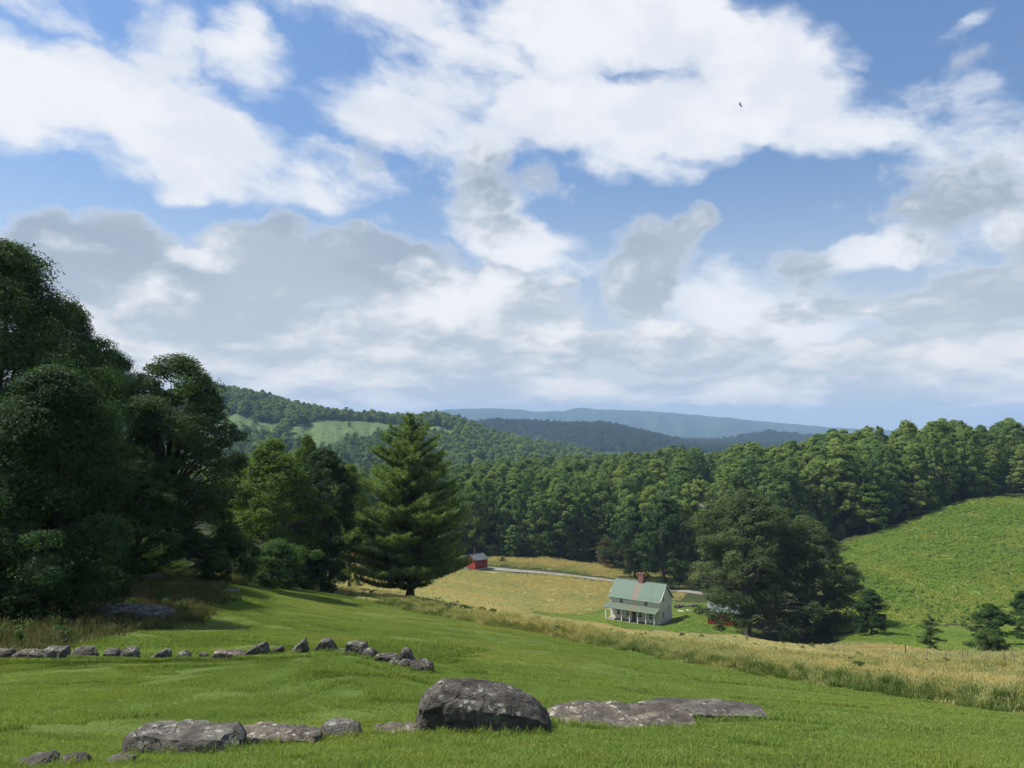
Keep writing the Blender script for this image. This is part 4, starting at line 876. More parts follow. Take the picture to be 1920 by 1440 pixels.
def farmhouse():
    A = P(1236, 1172.5, 160); L, D, Hw, Hr = 11.0, 6.2, 4.55, 3.0
    ang = math.radians(-35.5)
    r = Vector((math.cos(ang), math.sin(ang), 0)); o = Vector((A.x, A.y, 0)) - r * (L / 2)
    zg = min(gz(A.x, A.y), gz(*(Vector((A.x, A.y)) - r.xy * L)), A.z + 0.3)
    t = thing('farmhouse', 'white two-storey farmhouse with green tin roof and front porch', 'house', (o.x, o.y, A.z + 0.12), ang)
    h = L / 2; b0 = -1.6
    part('foundation', [box((-h + 0.05, 0.05, b0), (h - 0.05, D - 0.05, 0.02))], CONC, t)
    # walls: four, the gables with their points
    part('wall', [box((-h, 0, 0.02), (h, 0.18, Hw))], WHITE, t); part('wall', [box((-h, D - 0.18, 0.02), (h, D, Hw))], WHITE, t)
    for sx in (-1, 1):
        x0, x1 = (h - 0.18, h - 0.002) if sx > 0 else (-h + 0.002, -h + 0.18)
        V = np.array([[x, y, z] for x in (x0, x1) for y, z in ((0.18, 0.02), (D - 0.18, 0.02), (D - 0.18, Hw), (D / 2, Hw + Hr * (1 - 0.36 / D)), (0.18, Hw))], float)
        me = bpy.data.meshes.new('wall'); me.from_pydata([tuple(v) for v in V], [], [(0, 1, 2, 3, 4), (9, 8, 7, 6, 5), (0, 5, 6, 1), (1, 6, 7, 2), (2, 7, 8, 3), (3, 8, 9, 4), (4, 9, 5, 0)]); me.materials.append(WHITE)
        bm = bmesh.new(); bm.from_mesh(me); bmesh.ops.recalc_face_normals(bm, faces=bm.faces); bm.to_mesh(me); bm.free()
        obj('wall', me, t)
    for sx in (-1, 1):
        for y0 in (0.0, D - 0.12): part('corner_board', [box((sx * h - (0.13 if sx > 0 else -0.006) if sx > 0 else -h - 0.006, y0 - 0.006, 0.03), (h + 0.006 if sx > 0 else -h + 0.13, y0 + 0.126, Hw - 0.02))], TRIM, t)
    # roof: tin panels laid side by side with raised seams
    ov, ovx = 0.45, 0.35; sl_ = Hr / (D / 2); roof = obj('roof', mesh_np('roof', *(lambda s: (s[0], [s[1]]))(box((-h - ovx + .01, D / 2 - 0.09, Hw + Hr + 0.02), (h + ovx - .01, D / 2 + 0.09, Hw + Hr + 0.10))), [TIN]), t)
    n = 18; w = (L + 2 * ovx) / n
    flare = 0.12
    for side in (-1, 1):
        yE = -ov if side < 0 else D + ov
        for i in range(n):
            x0 = -h - ovx + i * w; x1 = x0 + w
            zE = Hw - ov * sl_ * 0.75
            rows = [[D / 2, Hw + Hr + 0.04], [D / 2 + (yE - D / 2) * 0.7, Hw + Hr + 0.04 - (Hr + ov * sl_) * 0.715], [yE, zE + 0.04]]
            S_ = []
            for (ya, za), (yb, zb) in zip(rows[:-1], rows[1:]):
                c = [(x0, yb, zb), (x1, yb, zb), (x1, ya, za), (x0, ya, za)]
                if side > 0: c = [c[1], c[0], c[3], c[2]]
                S_.append(slab(c, 0.03)); s2 = [(x0 - 0.015, yb, zb + 0.045), (x0 + 0.03, yb, zb + 0.045), (x0 + 0.03, ya, za + 0.045), (x0 - 0.015, ya, za + 0.045)]
                if side > 0: s2 = [s2[1], s2[0], s2[3], s2[2]]
                S_.append(slab(s2, 0.05))
            part('roof_panel', S_, TIN, roof)
    for sx in (-1, 1):   # barge boards
        for side in (-1, 1):
            yE = -ov if side < 0 else D + ov
            x0 = sx * (h + ovx); c = [(x0 - 0.03, yE, Hw - ov * sl_ * 0.75 - 0.02), (x0 + 0.03, yE, Hw - ov * sl_ * 0.75 - 0.02), (x0 + 0.03, D / 2, Hw + Hr - 0.03), (x0 - 0.03, D / 2, Hw + Hr - 0.03)]
            if side > 0: c = [c[1], c[0], c[3], c[2]]
            part('barge_board', [slab(c, 0.14)], TRIM, roof)
    part('eave_board', [box((-h - 0.2, -0.10, Hw - 0.30), (h + 0.2, -0.012, Hw - 0.1))], TRIM, roof)
    cx = 0.15
    ch = part('chimney', [box((cx - 0.55, D / 2 - 0.45, Hw + Hr - 0.9), (cx + 0.55, D / 2 + 0.45, Hw + Hr + 1.45)), box((cx - 0.62, D / 2 - 0.52, Hw + Hr + 1.45), (cx + 0.62, D / 2 + 0.52, Hw + Hr + 1.62))], BRICK, t)
    part('chimney_flue', [box((cx - 0.25, D / 2 - 0.2, Hw + Hr + 1.62), (cx + 0.25, D / 2 + 0.2, Hw + Hr + 1.80))], DARKWOOD, ch)
    # porch
    pd = 1.9; pl, pr_ = -h - 0.25, h - 0.15
    fl = part('porch_floor', [box((pl, -pd, -0.18), (pr_, -0.008, 0.0))], WOOD, t)
    for k in range(8): part('porch_pier', [box((pl + 0.1 + k * (pr_ - pl - 0.5) / 7, -pd + 0.08, b0), (pl + 0.4 + k * (pr_ - pl - 0.5) / 7, -pd + 0.38, -0.18))], CONC, fl)
    for k in range(7):
        x = pl + 0.12 + k * (pr_ - pl - 0.24) / 6
        part('porch_post', [box((x - 0.08, -pd + 0.08, 0.0), (x + 0.08, -pd + 0.24, 2.32)), box((x - 0.12, -pd + 0.04, 2.22), (x + 0.12, -pd + 0.28, 2.318))], TRIM, t)
    pr = part('porch_roof', [box((pl, -pd + 0.06, 2.32), (pr_, -pd + 0.22, 2.48))], TRIM, t)
    n = 18; x0_, x1_ = pl - 0.3, h + 0.25; w = (x1_ - x0_) / n
    for i in range(n):
        a, b = x0_ + i * w, x0_ + (i + 1) * w
        part('roof_panel', [slab([(a, -pd - 0.35, 2.45), (b, -pd - 0.35, 2.45), (b, -0.012, 3.25), (a, -0.012, 3.25)], 0.03), slab([(a - 0.015, -pd - 0.35, 2.49), (a + 0.03, -pd - 0.35, 2.49), (a + 0.03, -0.012, 3.29), (a - 0.015, -0.012, 3.29)], 0.045)], TINP, pr)
    # windows and doors
    for x in (-2.9, 2.65): window(t, x, 3.40, 0.74, 0.80)
    for x in (-3.6, -1.35, 1.35, 3.7): window(t, x, 0.85, 0.72, 1.25) if abs(x) < 3.65 and x != -3.6 else window(t, x, 0.85, 0.6, 1.1)
    for x in (0.0,):
        d = part('door', [box((x - 0.48, -0.04, 0.03), (x + 0.48, 0.02, 2.05))], DARKWOOD, t); part('door_frame', [box((x - 0.6, -0.05, 0.03), (x - 0.48, 0.02, 2.17)), box((x + 0.48, -0.05, 0.03), (x + 0.6, 0.02, 2.17)), box((x - 0.48, -0.05, 2.05), (x + 0.48, 0.02, 2.17))], TRIM, d)
    Rg = Matrix.Translation((h, D / 2, 0)) @ Matrix.Rotation(math.pi / 2, 4, 'Z')
    for y, z, ww, hh in ((-1.15, 1.0, 0.5, 1.2), (1.55, 1.9, 0.5, 1.15), (-1.1, 4.2, 0.5, 0.95)): window(t, y, z, ww, hh, 0.0, rot=Rg)
    # a chair on the porch
    cpos = t.matrix_basis @ Vector((4.0, -0.9, 0.0))
    c = thing('porch_chair', 'small white chair on the farmhouse porch', 'chair', cpos, ang + 0.3)
    part('seat', [box((-0.25, -0.25, 0.40), (0.25, 0.25, 0.45))], TRIM, c); part('backrest', [box((-0.25, 0.20, 0.45), (0.25, 0.25, 0.95))], TRIM, c)
    for a in (-0.22, 0.18):
        for b in (-0.22, 0.16): part('leg', [box((a, b, 0.0), (a + 0.05, b + 0.05, 0.40))], TRIM, c)
    return t
def small_barn(name, label, loc, ang, L, D, Hw, Hr, wall, roofm, door_gable=True, ov=0.25):
    """gabled shed: ridge along local x, gables at both ends"""
    t = thing(name, label, 'shed', loc, ang); h = L / 2
    part('foundation', [box((-h + .04, -D / 2 + .04, -1.5), (h - .04, D / 2 - .04, 0.02))], CONC, t)
    for y0 in (-D / 2, D / 2 - 0.12): part('wall', [box((-h, y0, 0.02), (h, y0 + 0.12, Hw))], wall, t)
    for x0 in (-h + 0.003, h - 0.123):
        V = [(x, y, z) for x in (x0, x0 + 0.12) for y, z in ((-D / 2 + .12, 0.02), (D / 2 - .12, 0.02), (D / 2 - .12, Hw), (0, Hw + Hr - 0.1), (-D / 2 + .12, Hw))]
        me = bpy.data.meshes.new('wall'); me.from_pydata(V, [], [(0, 1, 2, 3, 4), (9, 8, 7, 6, 5), (0, 5, 6, 1), (1, 6, 7, 2), (2, 7, 8, 3), (3, 8, 9, 4), (4, 9, 5, 0)]); me.materials.append(wall)
        bm = bmesh.new(); bm.from_mesh(me); bmesh.ops.recalc_face_normals(bm, faces=bm.faces); bm.to_mesh(me); bm.free(); obj('wall', me, t)
    k = Hr / (D / 2); x0, x1 = -h - ov, h + ov
    rf = part('roof', [box((x0 + .01, -0.08, Hw + Hr + 0.02), (x1 - .01, 0.08, Hw + Hr + 0.08))], roofm, t)
    n = max(3, int(L / 0.9)); w = (x1 - x0) / n
    for sd in (-1, 1):
        for i in range(n):
            a, b = x0 + i * w, x0 + (i + 1) * w - 0.012; yE = sd * (D / 2 + ov); zE = Hw - ov * k + 0.03
            c = [(a, yE, zE), (b, yE, zE), (b, 0, Hw + Hr + 0.03), (a, 0, Hw + Hr + 0.03)]
            if sd > 0: c = [c[1], c[0], c[3], c[2]]
            part('roof_panel', [slab(c, 0.05)], roofm, rf)
    if door_gable:
        d = part('door', [box((-h - 0.05, -D * 0.28, 0.05), (-h, -0.01, Hw * 0.92)), box((-h - 0.05, 0.01, 0.05), (-h, D * 0.28, Hw * 0.92))], wall, t)
        part('door_frame', [box((-h - 0.06, -D * 0.28 - 0.1, 0.05), (-h, -D * 0.28, Hw * 0.95)), box((-h - 0.06, D * 0.28, 0.05), (-h, D * 0.28 + 0.1, Hw * 0.95)), box((-h - 0.06, -D * 0.28, Hw * 0.92), (-h, D * 0.28, Hw * 0.97))], REDTRIM, d)
    wn = part('window', [box((0.0, -D / 2 - 0.03, Hw * 0.5), (0.7, -D / 2, Hw * 0.8))], DARKWOOD, t); part('pane', [box((0.06, -D / 2 - 0.04, Hw * 0.5 + 0.05), (0.64, -D / 2 - 0.031, Hw * 0.8 - 0.05))], GLASS, wn)
    return t
farmhouse()
g = at(893, 222)
small_barn('red_barn', 'small red barn with grey roof at the end of the driveway', g + Vector((0, 0, 0.25)), math.radians(44), 4.6, 4.2, 2.5, 1.25, RED, SHINGLE)
g = at(1368, 153)
small_barn('red_shed', 'red shed with pale green tin roof half hidden under the huge maple', g + Vector((0, 0, 0.2)), math.radians(-22), 7.6, 4.2, 2.5, 1.2, RED, TINB)
g = at(700, 205)
small_barn('grey_roofed_barn', 'grey-roofed reddish barn glimpsed behind the pine branches', g + Vector((0, 0, 0.2)), math.radians(35), 12, 7, 3.4, 2.4, RED, SHINGLE)
# planks and stones beside the house
for i, (a, y, rz, lab) in enumerate([(1281, 171, -0.5, 'pale plank lying on the mown grass right of the farmhouse'), (1297, 169, -0.6, 'second pale plank nearer the huge maple on the mown grass')]):
    g = at(a, y); p_ = part('plank', [box((-1.1, -0.15, -0.06), (1.1, 0.15, 0.09)), box((-1.1, -0.13, 0.09), (1.05, 0.12, 0.13))], TRIM, None); p_.location = g; p_.rotation_euler = (0, 0, rz); tag(p_, lab, 'plank')

# ------------------------------------------------------------------ rocks
def rock_material(name, base, dark, lichen, amount=0.5, rust=0.0):
    m, T, b = material(name, 0.92, 0.2)
    p = T.new('ShaderNodeTexCoord').outputs['Object']; r = T.new('ShaderNodeObjectInfo').outputs['Random']
    p = T.vm('ADD', p, T.vm('SCALE', (37.0, 11.0, 5.0), scale=r))
    n1 = T.noise(p, 2.5, 6, 0.7); n2 = T.noise(p, 9.0, 5, 0.7); n3 = T.noise(T.vm('MULTIPLY', p, (1, 1, 2.2)), 5.0, 5, 0.65); n4 = T.noise(p, 30.0, 3, 0.7)
    c = T.mix(T.ss(n1, 0.35, 0.65), dark, base); c = T.mix(T.ss(n3, 0.52, 0.70, 0, 0.75), c, dark)
    if rust: c = T.mix(T.ss(n1, 0.52, 0.68, 0, rust), c, (0.21, 0.165, 0.115))
    geo = T.new('ShaderNodeNewGeometry'); sp = T.new('ShaderNodeSeparateXYZ'); T.l.new(geo.outputs['Normal'], sp.inputs[0])
    up = T.ss(sp.outputs[2], -0.1, 0.7)
    v = T.new('ShaderNodeTexVoronoi'); v.inputs['Scale'].default_value = 9.0; T.l.new(T.vm('ADD', p, T.vm('SCALE', T.noise(p, 6.0, 3, 0.6, out=1), scale=0.25)), v.inputs['Vector'])
    li = T.math('MULTIPLY', T.ss(T.math('ADD', v.outputs[0], T.math('MULTIPLY', n2, 0.5)), 0.62, 0.44), T.ss(n1, 0.62 - 0.3 * amount, 0.72 - 0.2 * amount))
    li = T.math('MULTIPLY', li, T.math('MULTIPLY_ADD', up, 0.75, 0.25))
    c = T.mix(T.math('MULTIPLY', li, 0.85), c, lichen)
    c = T.mix(T.ss(n4, 0.62, 0.78, 0, 0.5), c, tuple(x * 1.5 for x in base)); c = T.mix(T.ss(n4, 0.42, 0.30, 0, 0.6), c, tuple(x * 0.5 for x in dark))
    cv = T.new('ShaderNodeTexVoronoi', feature='DISTANCE_TO_EDGE'); cv.inputs['Scale'].default_value = 2.2; T.l.new(T.vm('ADD', T.vm('MULTIPLY', p, (0.8, 0.8, 2.2)), T.vm('SCALE', T.noise(p, 3.0, 4, 0.65, out=1), scale=0.7)), cv.inputs['Vector'])
    crk = T.math('MULTIPLY', T.ss(cv.outputs['Distance'], 0.045, 0.0), T.ss(n1, 0.40, 0.55)); c = T.mix(T.math('MULTIPLY', crk, 0.4), c, tuple(x * 0.35 for x in dark)); n3 = T.math('SUBTRACT', n3, T.math('MULTIPLY', crk, 0.5))
    T.l.new(c, b.inputs['Base Color'])
    bump(T, b, T.math('ADD', T.math('MULTIPLY', n2, 0.7), T.math('ADD', T.math('MULTIPLY', n4, 0.3), T.math('MULTIPLY', n3, 0.8))), 0.9, 0.05)
    return m
ROCK = {'dark': rock_material('dark_boulder', (0.098, 0.088, 0.075), (0.038, 0.034, 0.030), (0.30, 0.31, 0.25), 0.65), 'grey': rock_material('grey_fieldstone', (0.140, 0.131, 0.112), (0.050, 0.045, 0.038), (0.36, 0.37, 0.31), 0.6),
        'tan': rock_material('tan_fieldstone', (0.145, 0.125, 0.100), (0.056, 0.048, 0.039), (0.36, 0.35, 0.29), 0.7, 0.35), 'shade': rock_material('dark_outcrop', (0.15, 0.15, 0.14), (0.05, 0.05, 0.047), (0.32, 0.34, 0.29), 0.8)}
def rock_mesh(pts, seed, cuts=4, rough=0.035, round_=2):
    """hull of the points, cut fine, softened and weathered by noise"""
    bm = bmesh.new()
    for p in pts: bm.verts.new(p)
    res = bmesh.ops.convex_hull(bm, input=bm.verts)
    bmesh.ops.delete(bm, geom=[v for v in bm.verts if not v.link_faces], context='VERTS')
    bmesh.ops.triangulate(bm, faces=bm.faces)
    size = max((v.co.length for v in bm.verts))
    for k in range(cuts):
        lim = size * (0.5, 0.28, 0.15, 0.08, 0.05)[k]
        ed = [e for e in bm.edges if e.calc_length() > lim]
        if ed: bmesh.ops.subdivide_edges(bm, edges=ed, cuts=1, use_grid_fill=False); bmesh.ops.triangulate(bm, faces=bm.faces)
        if k < round_: bmesh.ops.smooth_vert(bm, verts=bm.verts, factor=0.18, use_axis_x=True, use_axis_y=True, use_axis_z=True)
    bm.normal_update(); o = Vector((seed * 3.7, seed * 1.3, seed * 0.9))
    for v in bm.verts:
        q = v.co / size; n = mnoise.fractal(q * 2.2 + o, 0.7, 2.1, 6) * 1.3 - 1.3 * max(0.0, 0.16 - abs(mnoise.noise(q * 3.1 + o * 2))) * 4 + 0.9 * (mnoise.cell(q * 4.0 + o * 3 + mnoise.noise_vector(q * 3) * 0.3)) * 0.5 + 0.4 * mnoise.noise(q * 13 + o)
        v.co += v.normal * n * rough * size
    me = bpy.data.meshes.new('rock'); bm.to_mesh(me); bm.free()
    for p in me.polygons: p.use_smooth = True
    try: me.set_sharp_from_angle(angle=math.radians(38))
    except Exception: pass
    return me
def rock(name, label, mat, seed, px0, px1, top, y, depth, base_py=None, shape='round', rz=0.0, group=None, rough=0.035, sink=0.25):
    """a stone spanning columns px0..px1 at distance y whose top reaches row top"""
    pxc = (px0 + px1) / 2; g = at(pxc, y); w = (px1 - px0) / F * y; h = max(P(pxc, top, y).z - g.z, 0.08)
    rg = np.random.default_rng(seed); pts = []
    hw, hd = w / 2, depth / 2
    if shape == 'round':
        d = unit(rg.normal(size=(26, 3))); d[:, 2] = np.abs(d[:, 2]); e = 0.62
        pts = [(np.sign(a) * abs(a) ** e * hw, np.sign(b) * abs(b) ** e * hd, abs(c) ** e * h) for a, b, c in d]
        pts += [(-hw, 0, h * .25), (hw, 0, h * .25), (hw * rg.uniform(-.4, .4), 0, h)]
    elif shape == 'block':
        for sx in (-1, 1):
            for sy in (-1, 1): pts += [(sx * hw * rg.uniform(.75, .98), sy * hd * rg.uniform(.7, 1), h * rg.uniform(.86, 1.02)), (sx * hw * rg.uniform(.9, 1), sy * hd, h * 0.35)]
        pts += [(sx * hw, 0, h * rg.uniform(.3, .7)) for sx in (-1, 1)]
    elif shape == 'slab':   # long and flat with a thin end
        for x, z in ((-1, .75), (-.85, 1), (-.3, 1.02), (.3, .95), (.75, .85), (1, .62)):
            for sy in (-1, 1): pts.append((x * hw, sy * hd * (0.55 + 0.45 * math.cos(x * 1.2)) * rg.uniform(.85, 1), z * h + rg.normal(0, .02) * h))
            pts.append((x * hw * 0.97, -hd * 0.6, h * 0.15))
    elif shape == 'wedge_l':   # high at the right end, running out to the left
        for x, z in ((-1, .1), (-.4, .5), (.2, .85), (.7, 1), (1, .55)):
            for sy in (-1, 1): pts.append((x * hw, sy * hd * rg.uniform(.6, 1), z * h))
    elif shape == 'peak':
        for x, z in ((-1, .25), (-.45, .85), (-.05, 1), (.35, .95), (.75, .5), (1, .2)):
            for sy in (-1, 1): pts.append((x * hw, sy * hd * rg.uniform(.5, .9), z * h * rg.uniform(.93, 1.02)))
    elif shape == 'boulder':   # steep left, high shoulder, long slope to the right
        prof = [(-1.0, .10), (-.97, .55), (-.88, .78), (-.66, .96), (-.42, 1.0), (-.15, .94), (.2, .84), (.55, .72), (.8, .55), (.95, .32), (1.0, .08)]
        for x, z in prof:
            for fy, fz in ((-.55, .93), (.1, 1.0), (.75, .86), (1.0, .4)): pts.append((x * hw * (1 - .06 * abs(fy)), fy * hd, z * h * fz))
            pts.append((x * hw * .96, -hd * (0.62 + .3 * (1 - abs(x))), z * h * .70)); pts.append((x * hw * .93, -hd * (0.5 + .25 * (1 - abs(x))), 0))
    pts = [(a, b, c) for a, b, c in pts]
    bot = [(p[0] * 0.92, p[1] * 0.92, -sink * max(h, .3) - 0.10) for p in pts]
    me = rock_mesh(pts + bot, seed, 5 if w > 1.2 else 4, rough); me.materials.append(ROCK[mat])
    o = obj(name, me, None, g, (0, 0, rz)); tag(o, label, 'rock', group)
    if y < 20: FEET.append((g.x, g.y, hw, hd))
    return o
FEET = []
def rocks():
    rock('boulder', 'largest dark boulder with pale lichen on the near lawn', 'dark', 1, 781, 1037, 1272, 9.1, 0.95, shape='boulder', rough=0.022)
    near = 'stones set along the near edge of the lawn'
    rock('flat_rock', 'long grey block of stone left of the boulder', 'grey', 2, 234, 456, 1363, 7.95, 0.62, shape='block', group=near, rough=0.030)
    rock('flat_rock', 'brownish flat stone touching the long grey block', 'tan', 3, 440, 598, 1368, 8.25, 0.55, shape='slab', group=near)
    rock('flat_rock', 'small grey rounded stone between the brownish stone and the boulder', 'grey', 4, 590, 682, 1354, 8.75, 0.5, group=near)
    rock('flat_rock', 'low dark stone almost buried in grass beside the boulder', 'tan', 5, 700, 792, 1364, 8.9, 0.4, shape='slab', group=near)
    rock('flat_rock', 'broad tan bedrock slab right of the boulder', 'tan', 6, 1030, 1300, 1335, 10.0, 1.15, shape='slab', group=near, rough=0.022)
    rock('flat_rock', 'long dark grey slab tapering to the right', 'grey', 7, 1192, 1436, 1321, 11.0, 0.8, shape='slab', group=near, rough=0.016)
    rock('flat_rock', 'pale rough stone at the lower left corner of the photo', 'grey', 8, 18, 96, 1421, 6.6, 0.4, shape='wedge_l', group=near)
    rock('flat_rock', 'dark rounded stone between the corner stone and the long grey block', 'dark', 9, 102, 166, 1416, 6.75, 0.35, group=near)
    rock('flat_rock', 'small tan stone just below the long grey block', 'tan', 10, 195, 252, 1420, 6.95, 0.3, group=near)
    wall = 'stones of the old wall across the lawn'
    W = [  # left column, right column, top row, distance, depth, stone, shape, label
     (-22, 27, 1219, 18.0, .5, 'tan', 'round', 'reddish rounded wall stone at the left edge of the photo'), (26, 81, 1221, 17.9, .5, 'tan', 'round', 'low rounded wall stone, second from the left edge'),
     (81, 124, 1216, 17.9, .45, 'grey', 'block', 'grey square wall stone, third from the left edge'), (130, 184, 1216, 17.8, .5, 'tan', 'round', 'spotted tan wall stone, fourth from the left edge'),
     (192, 226, 1218, 17.7, .4, 'grey', 'round', 'small grey wall stone, fifth from the left edge'), (226, 265, 1216, 17.7, .4, 'grey', 'round', 'rounded grey wall stone, sixth from the left edge'),
     (275, 321, 1219, 17.6, .35, 'grey', 'wedge_l', 'flat tilted wall stone after the sixth stone'), (331, 357, 1223, 17.6, .3, 'grey', 'round', 'tiny wall stone alone in the grass gap'), (374, 390, 1227, 17.5, .25, 'grey', 'slab', 'sliver of pale stone just showing in the grass'),
     (401, 455, 1223, 17.2, .4, 'tan', 'slab', 'low speckled brown stone left of the leaning grey wedge'), (452, 503, 1207, 17.1, .4, 'grey', 'wedge_l', 'leaning grey wedge stone in the middle of the wall'), (500, 532, 1214, 17.2, .3, 'dark', 'wedge_l', 'dark stone behind the leaning grey wedge'),
     (544, 576, 1201, 17.1, .35, 'grey', 'wedge_l', 'pale upright stone alone on the grassy mound'), (590, 632, 1199, 16.9, .4, 'grey', 'peak', 'pale peaked stone on the grassy mound'), (628, 650, 1219, 16.8, .3, 'dark', 'round', 'small dark stone behind the pale peaked stone'),
     (648, 690, 1205, 16.4, .4, 'grey', 'block', 'grey angular stone where the wall turns downhill'), (678, 708, 1217, 16.2, .35, 'dark', 'round', 'dark stone below the grey angular stone'), (704, 750, 1230, 15.8, .4, 'dark', 'slab', 'dark flat stone low in the wall heap'),
     (742, 781, 1217, 15.6, .4, 'grey', 'peak', 'pale peaked stone on top of the wall heap'), (778, 792, 1238, 15.6, .3, 'dark', 'round', 'small dark stone behind the heap peak'), (784, 808, 1238, 15.3, .3, 'grey', 'round', 'small pale stone near the end of the wall heap'),
     (746, 772, 1238, 15.3, .25, 'grey', 'round', 'small pale stone under the heap peak'), (768, 804, 1244, 15.1, .35, 'dark', 'block', 'dark block at the foot of the wall heap'), (794, 815, 1242, 15.0, .3, 'dark', 'round', 'last dark stone at the right end of the wall'), (728, 754, 1239, 15.4, .3, 'dark', 'round', 'dark stone low between the flat stone and the heap peak')]
    for i, (a, b, top, y, d, mt, sh, lab) in enumerate(W): rock('wall_stone', lab, mt, 100 + i, a, b, top - 3, y, d * 1.1, shape=sh, group=wall, rough=0.04)
    rock('outcrop', 'long mottled rock outcrop in the shaded brush', 'shade', 50, 176, 322, 1138, 31.0, 2.0, shape='slab', rough=0.03)
    rock('outcrop', 'low shaded rock showing between the trees behind the outcrop', 'shade', 51, 258, 312, 1078, 47, 1.8, rough=0.03)
    rock('stone_block', 'grey block of stone beside the small pointed shrub', 'shade', 52, 418, 448, 1117, 44.5, 0.8, shape='block', rough=0.03)
    rg = np.random.default_rng(3)
    for i in range(9):   # the tumbled stones right of the house
        px = 1264 + i * 5.2; rock('garden_stone', ['first', 'second', 'third', 'fourth', 'fifth', 'sixth', 'seventh', 'eighth', 'last'][i] + ' tumbled pale stone from the farmhouse in the low heap', 'grey', 70 + i, px, px + rg.uniform(5, 9), 1134 - i * 0.1 + rg.uniform(-2, 2), 176 + rg.uniform(-1, 1), 0.8, group='stones heaped beside the farmhouse', rough=0.04)
rocks()

# ------------------------------------------------------------------ driveway, lane, fence
def gravel():
    m, T, b = material('pale_gravel', 0.95, 0.1); p = wpos(T); n = T.noise(p, 1.2, 4, 0.7); n2 = T.noise(p, 0.25, 3, 0.6)
    T.l.new(T.mix(T.ss(n2, 0.35, 0.7), T.mix(n, (0.17, 0.165, 0.15), (0.25, 0.24, 0.22)), (0.16, 0.15, 0.12)), b.inputs['Base Color']); bump(T, b, n, 0.5, 0.05); return m
GRAVEL = gravel()
def strip(name, ctr, width, mat, label, lift=0.06):
    c = np.array([[p.x, p.y] for p in (at(a, b) for a, b in ctr)])
    t = np.linspace(0, len(c) - 1, len(c) * 8); cs = np.stack([np.interp(t, np.arange(len(c)), c[:, i]) for i in range(2)], 1)
    for _ in range(6): cs[1:-1] = (cs[:-2] + cs[1:-1] * 2 + cs[2:]) / 4
    tg = unit(np.gradient(cs, axis=0)); nr = np.stack([-tg[:, 1], tg[:, 0]], 1)
    wj = np.interp(t, np.arange(len(c)), width); offs = np.linspace(-1, 1, 7)
    jig = 0.12 * np.sin(np.arange(len(cs)) * 1.7)
    V = []
    for k, o in enumerate(offs):
        xy = cs + nr * (o * (wj / 2) + (jig * np.sign(o) if abs(o) == 1 else 0))[:, None]; z = ground_z(xy[:, 0], xy[:, 1]) + (lift if abs(o) < 1 else -0.12) + 0.04 * (1 - o * o)
        V.append(np.concatenate([xy, z[:, None]], 1))
    V = np.stack(V, 1); n = len(cs); i = np.arange(n - 1)[:, None] * 7 + np.arange(6)[None]
    o = obj(name, mesh_np(name, V.reshape(-1, 3), [np.stack([i, i + 7, i + 8, i + 1], -1).reshape(-1, 4)], [mat], smooth=True))
    return tag(o, label, 'road', kind='structure')
strip('driveway', [(640, 214), (760, 219), (850, 223), (900, 224), (980, 221), (1080, 215), (1190, 205.5), (1290, 196.5), (1380, 188)], [4, 4, 6.5, 6.0, 4.0, 3.4, 3.3, 3.3, 3.3], GRAVEL, 'gravel driveway running behind the farmhouse to the red barn')
strip('lane', [(1300, 345), (1312, 326), (1324, 310), (1340, 300)], [5, 5, 5, 5], GRAVEL, 'glimpse of a pale lane in a gap of the wood')
def fence():
    t = thing('wire_fence', 'old wire fence with leaning posts along the far edge of the meadow', 'fence', at(1700, 80))
    base = t.location.copy(); posts = []
    for px, y, hgt, lean, mt in [(1560, 92, 1.0, .02, WOOD), (1698, 84, 1.6, 0.0, DARKWOOD), (1735, 79, 1.25, 0.22, WOOD), (1775, 76, 1.0, -.05, WOOD), (1804, 74, 1.3, 0.02, WOOD), (1812, 76, 1.2, 0.12, WOOD), (1850, 71, 1.0, .05, WOOD), (1884, 69, 1.3, -0.06, WOOD), (1901, 68, 1.2, 0.0, WOOD), (1925, 66, 1.2, 0.05, WOOD)]:
        g = at(px, y) - base; z = np.linspace(-0.4, hgt, 5); p = np.stack([g.x + lean * np.clip(z, 0, 9), np.full(5, g.y), g.z + z], 1)
        V, Q = tube(p, np.array([.06, .06, .058, .055, .05]), 6); cap = np.arange(6) + 24
        me = mesh_np('post', V, [Q, cap.reshape(1, 6)], [mt]); obj('post', me, t); posts.append(p)
    WIRE = paint('rusty_wire', (0.12, 0.09, 0.07))
    for k in (0.5, 0.9):
        pts = np.array([[np.interp(k, [0, 1.2], [a, b]) for a, b in zip(p[1], p[-1])] for p in posts]); q = []
        for a, b in zip(pts[:-1], pts[1:]):
            for s in (0, .33, .66): c = a + (b - a) * s; c[2] -= 0.05 * math.sin(s * math.pi); q.append(c)
        q.append(pts[-1]); V, Q = tube(np.array(q), np.full(len(q), 0.008), 4); obj('wire', mesh_np('wire', V, [Q], [WIRE]), t)
fence()

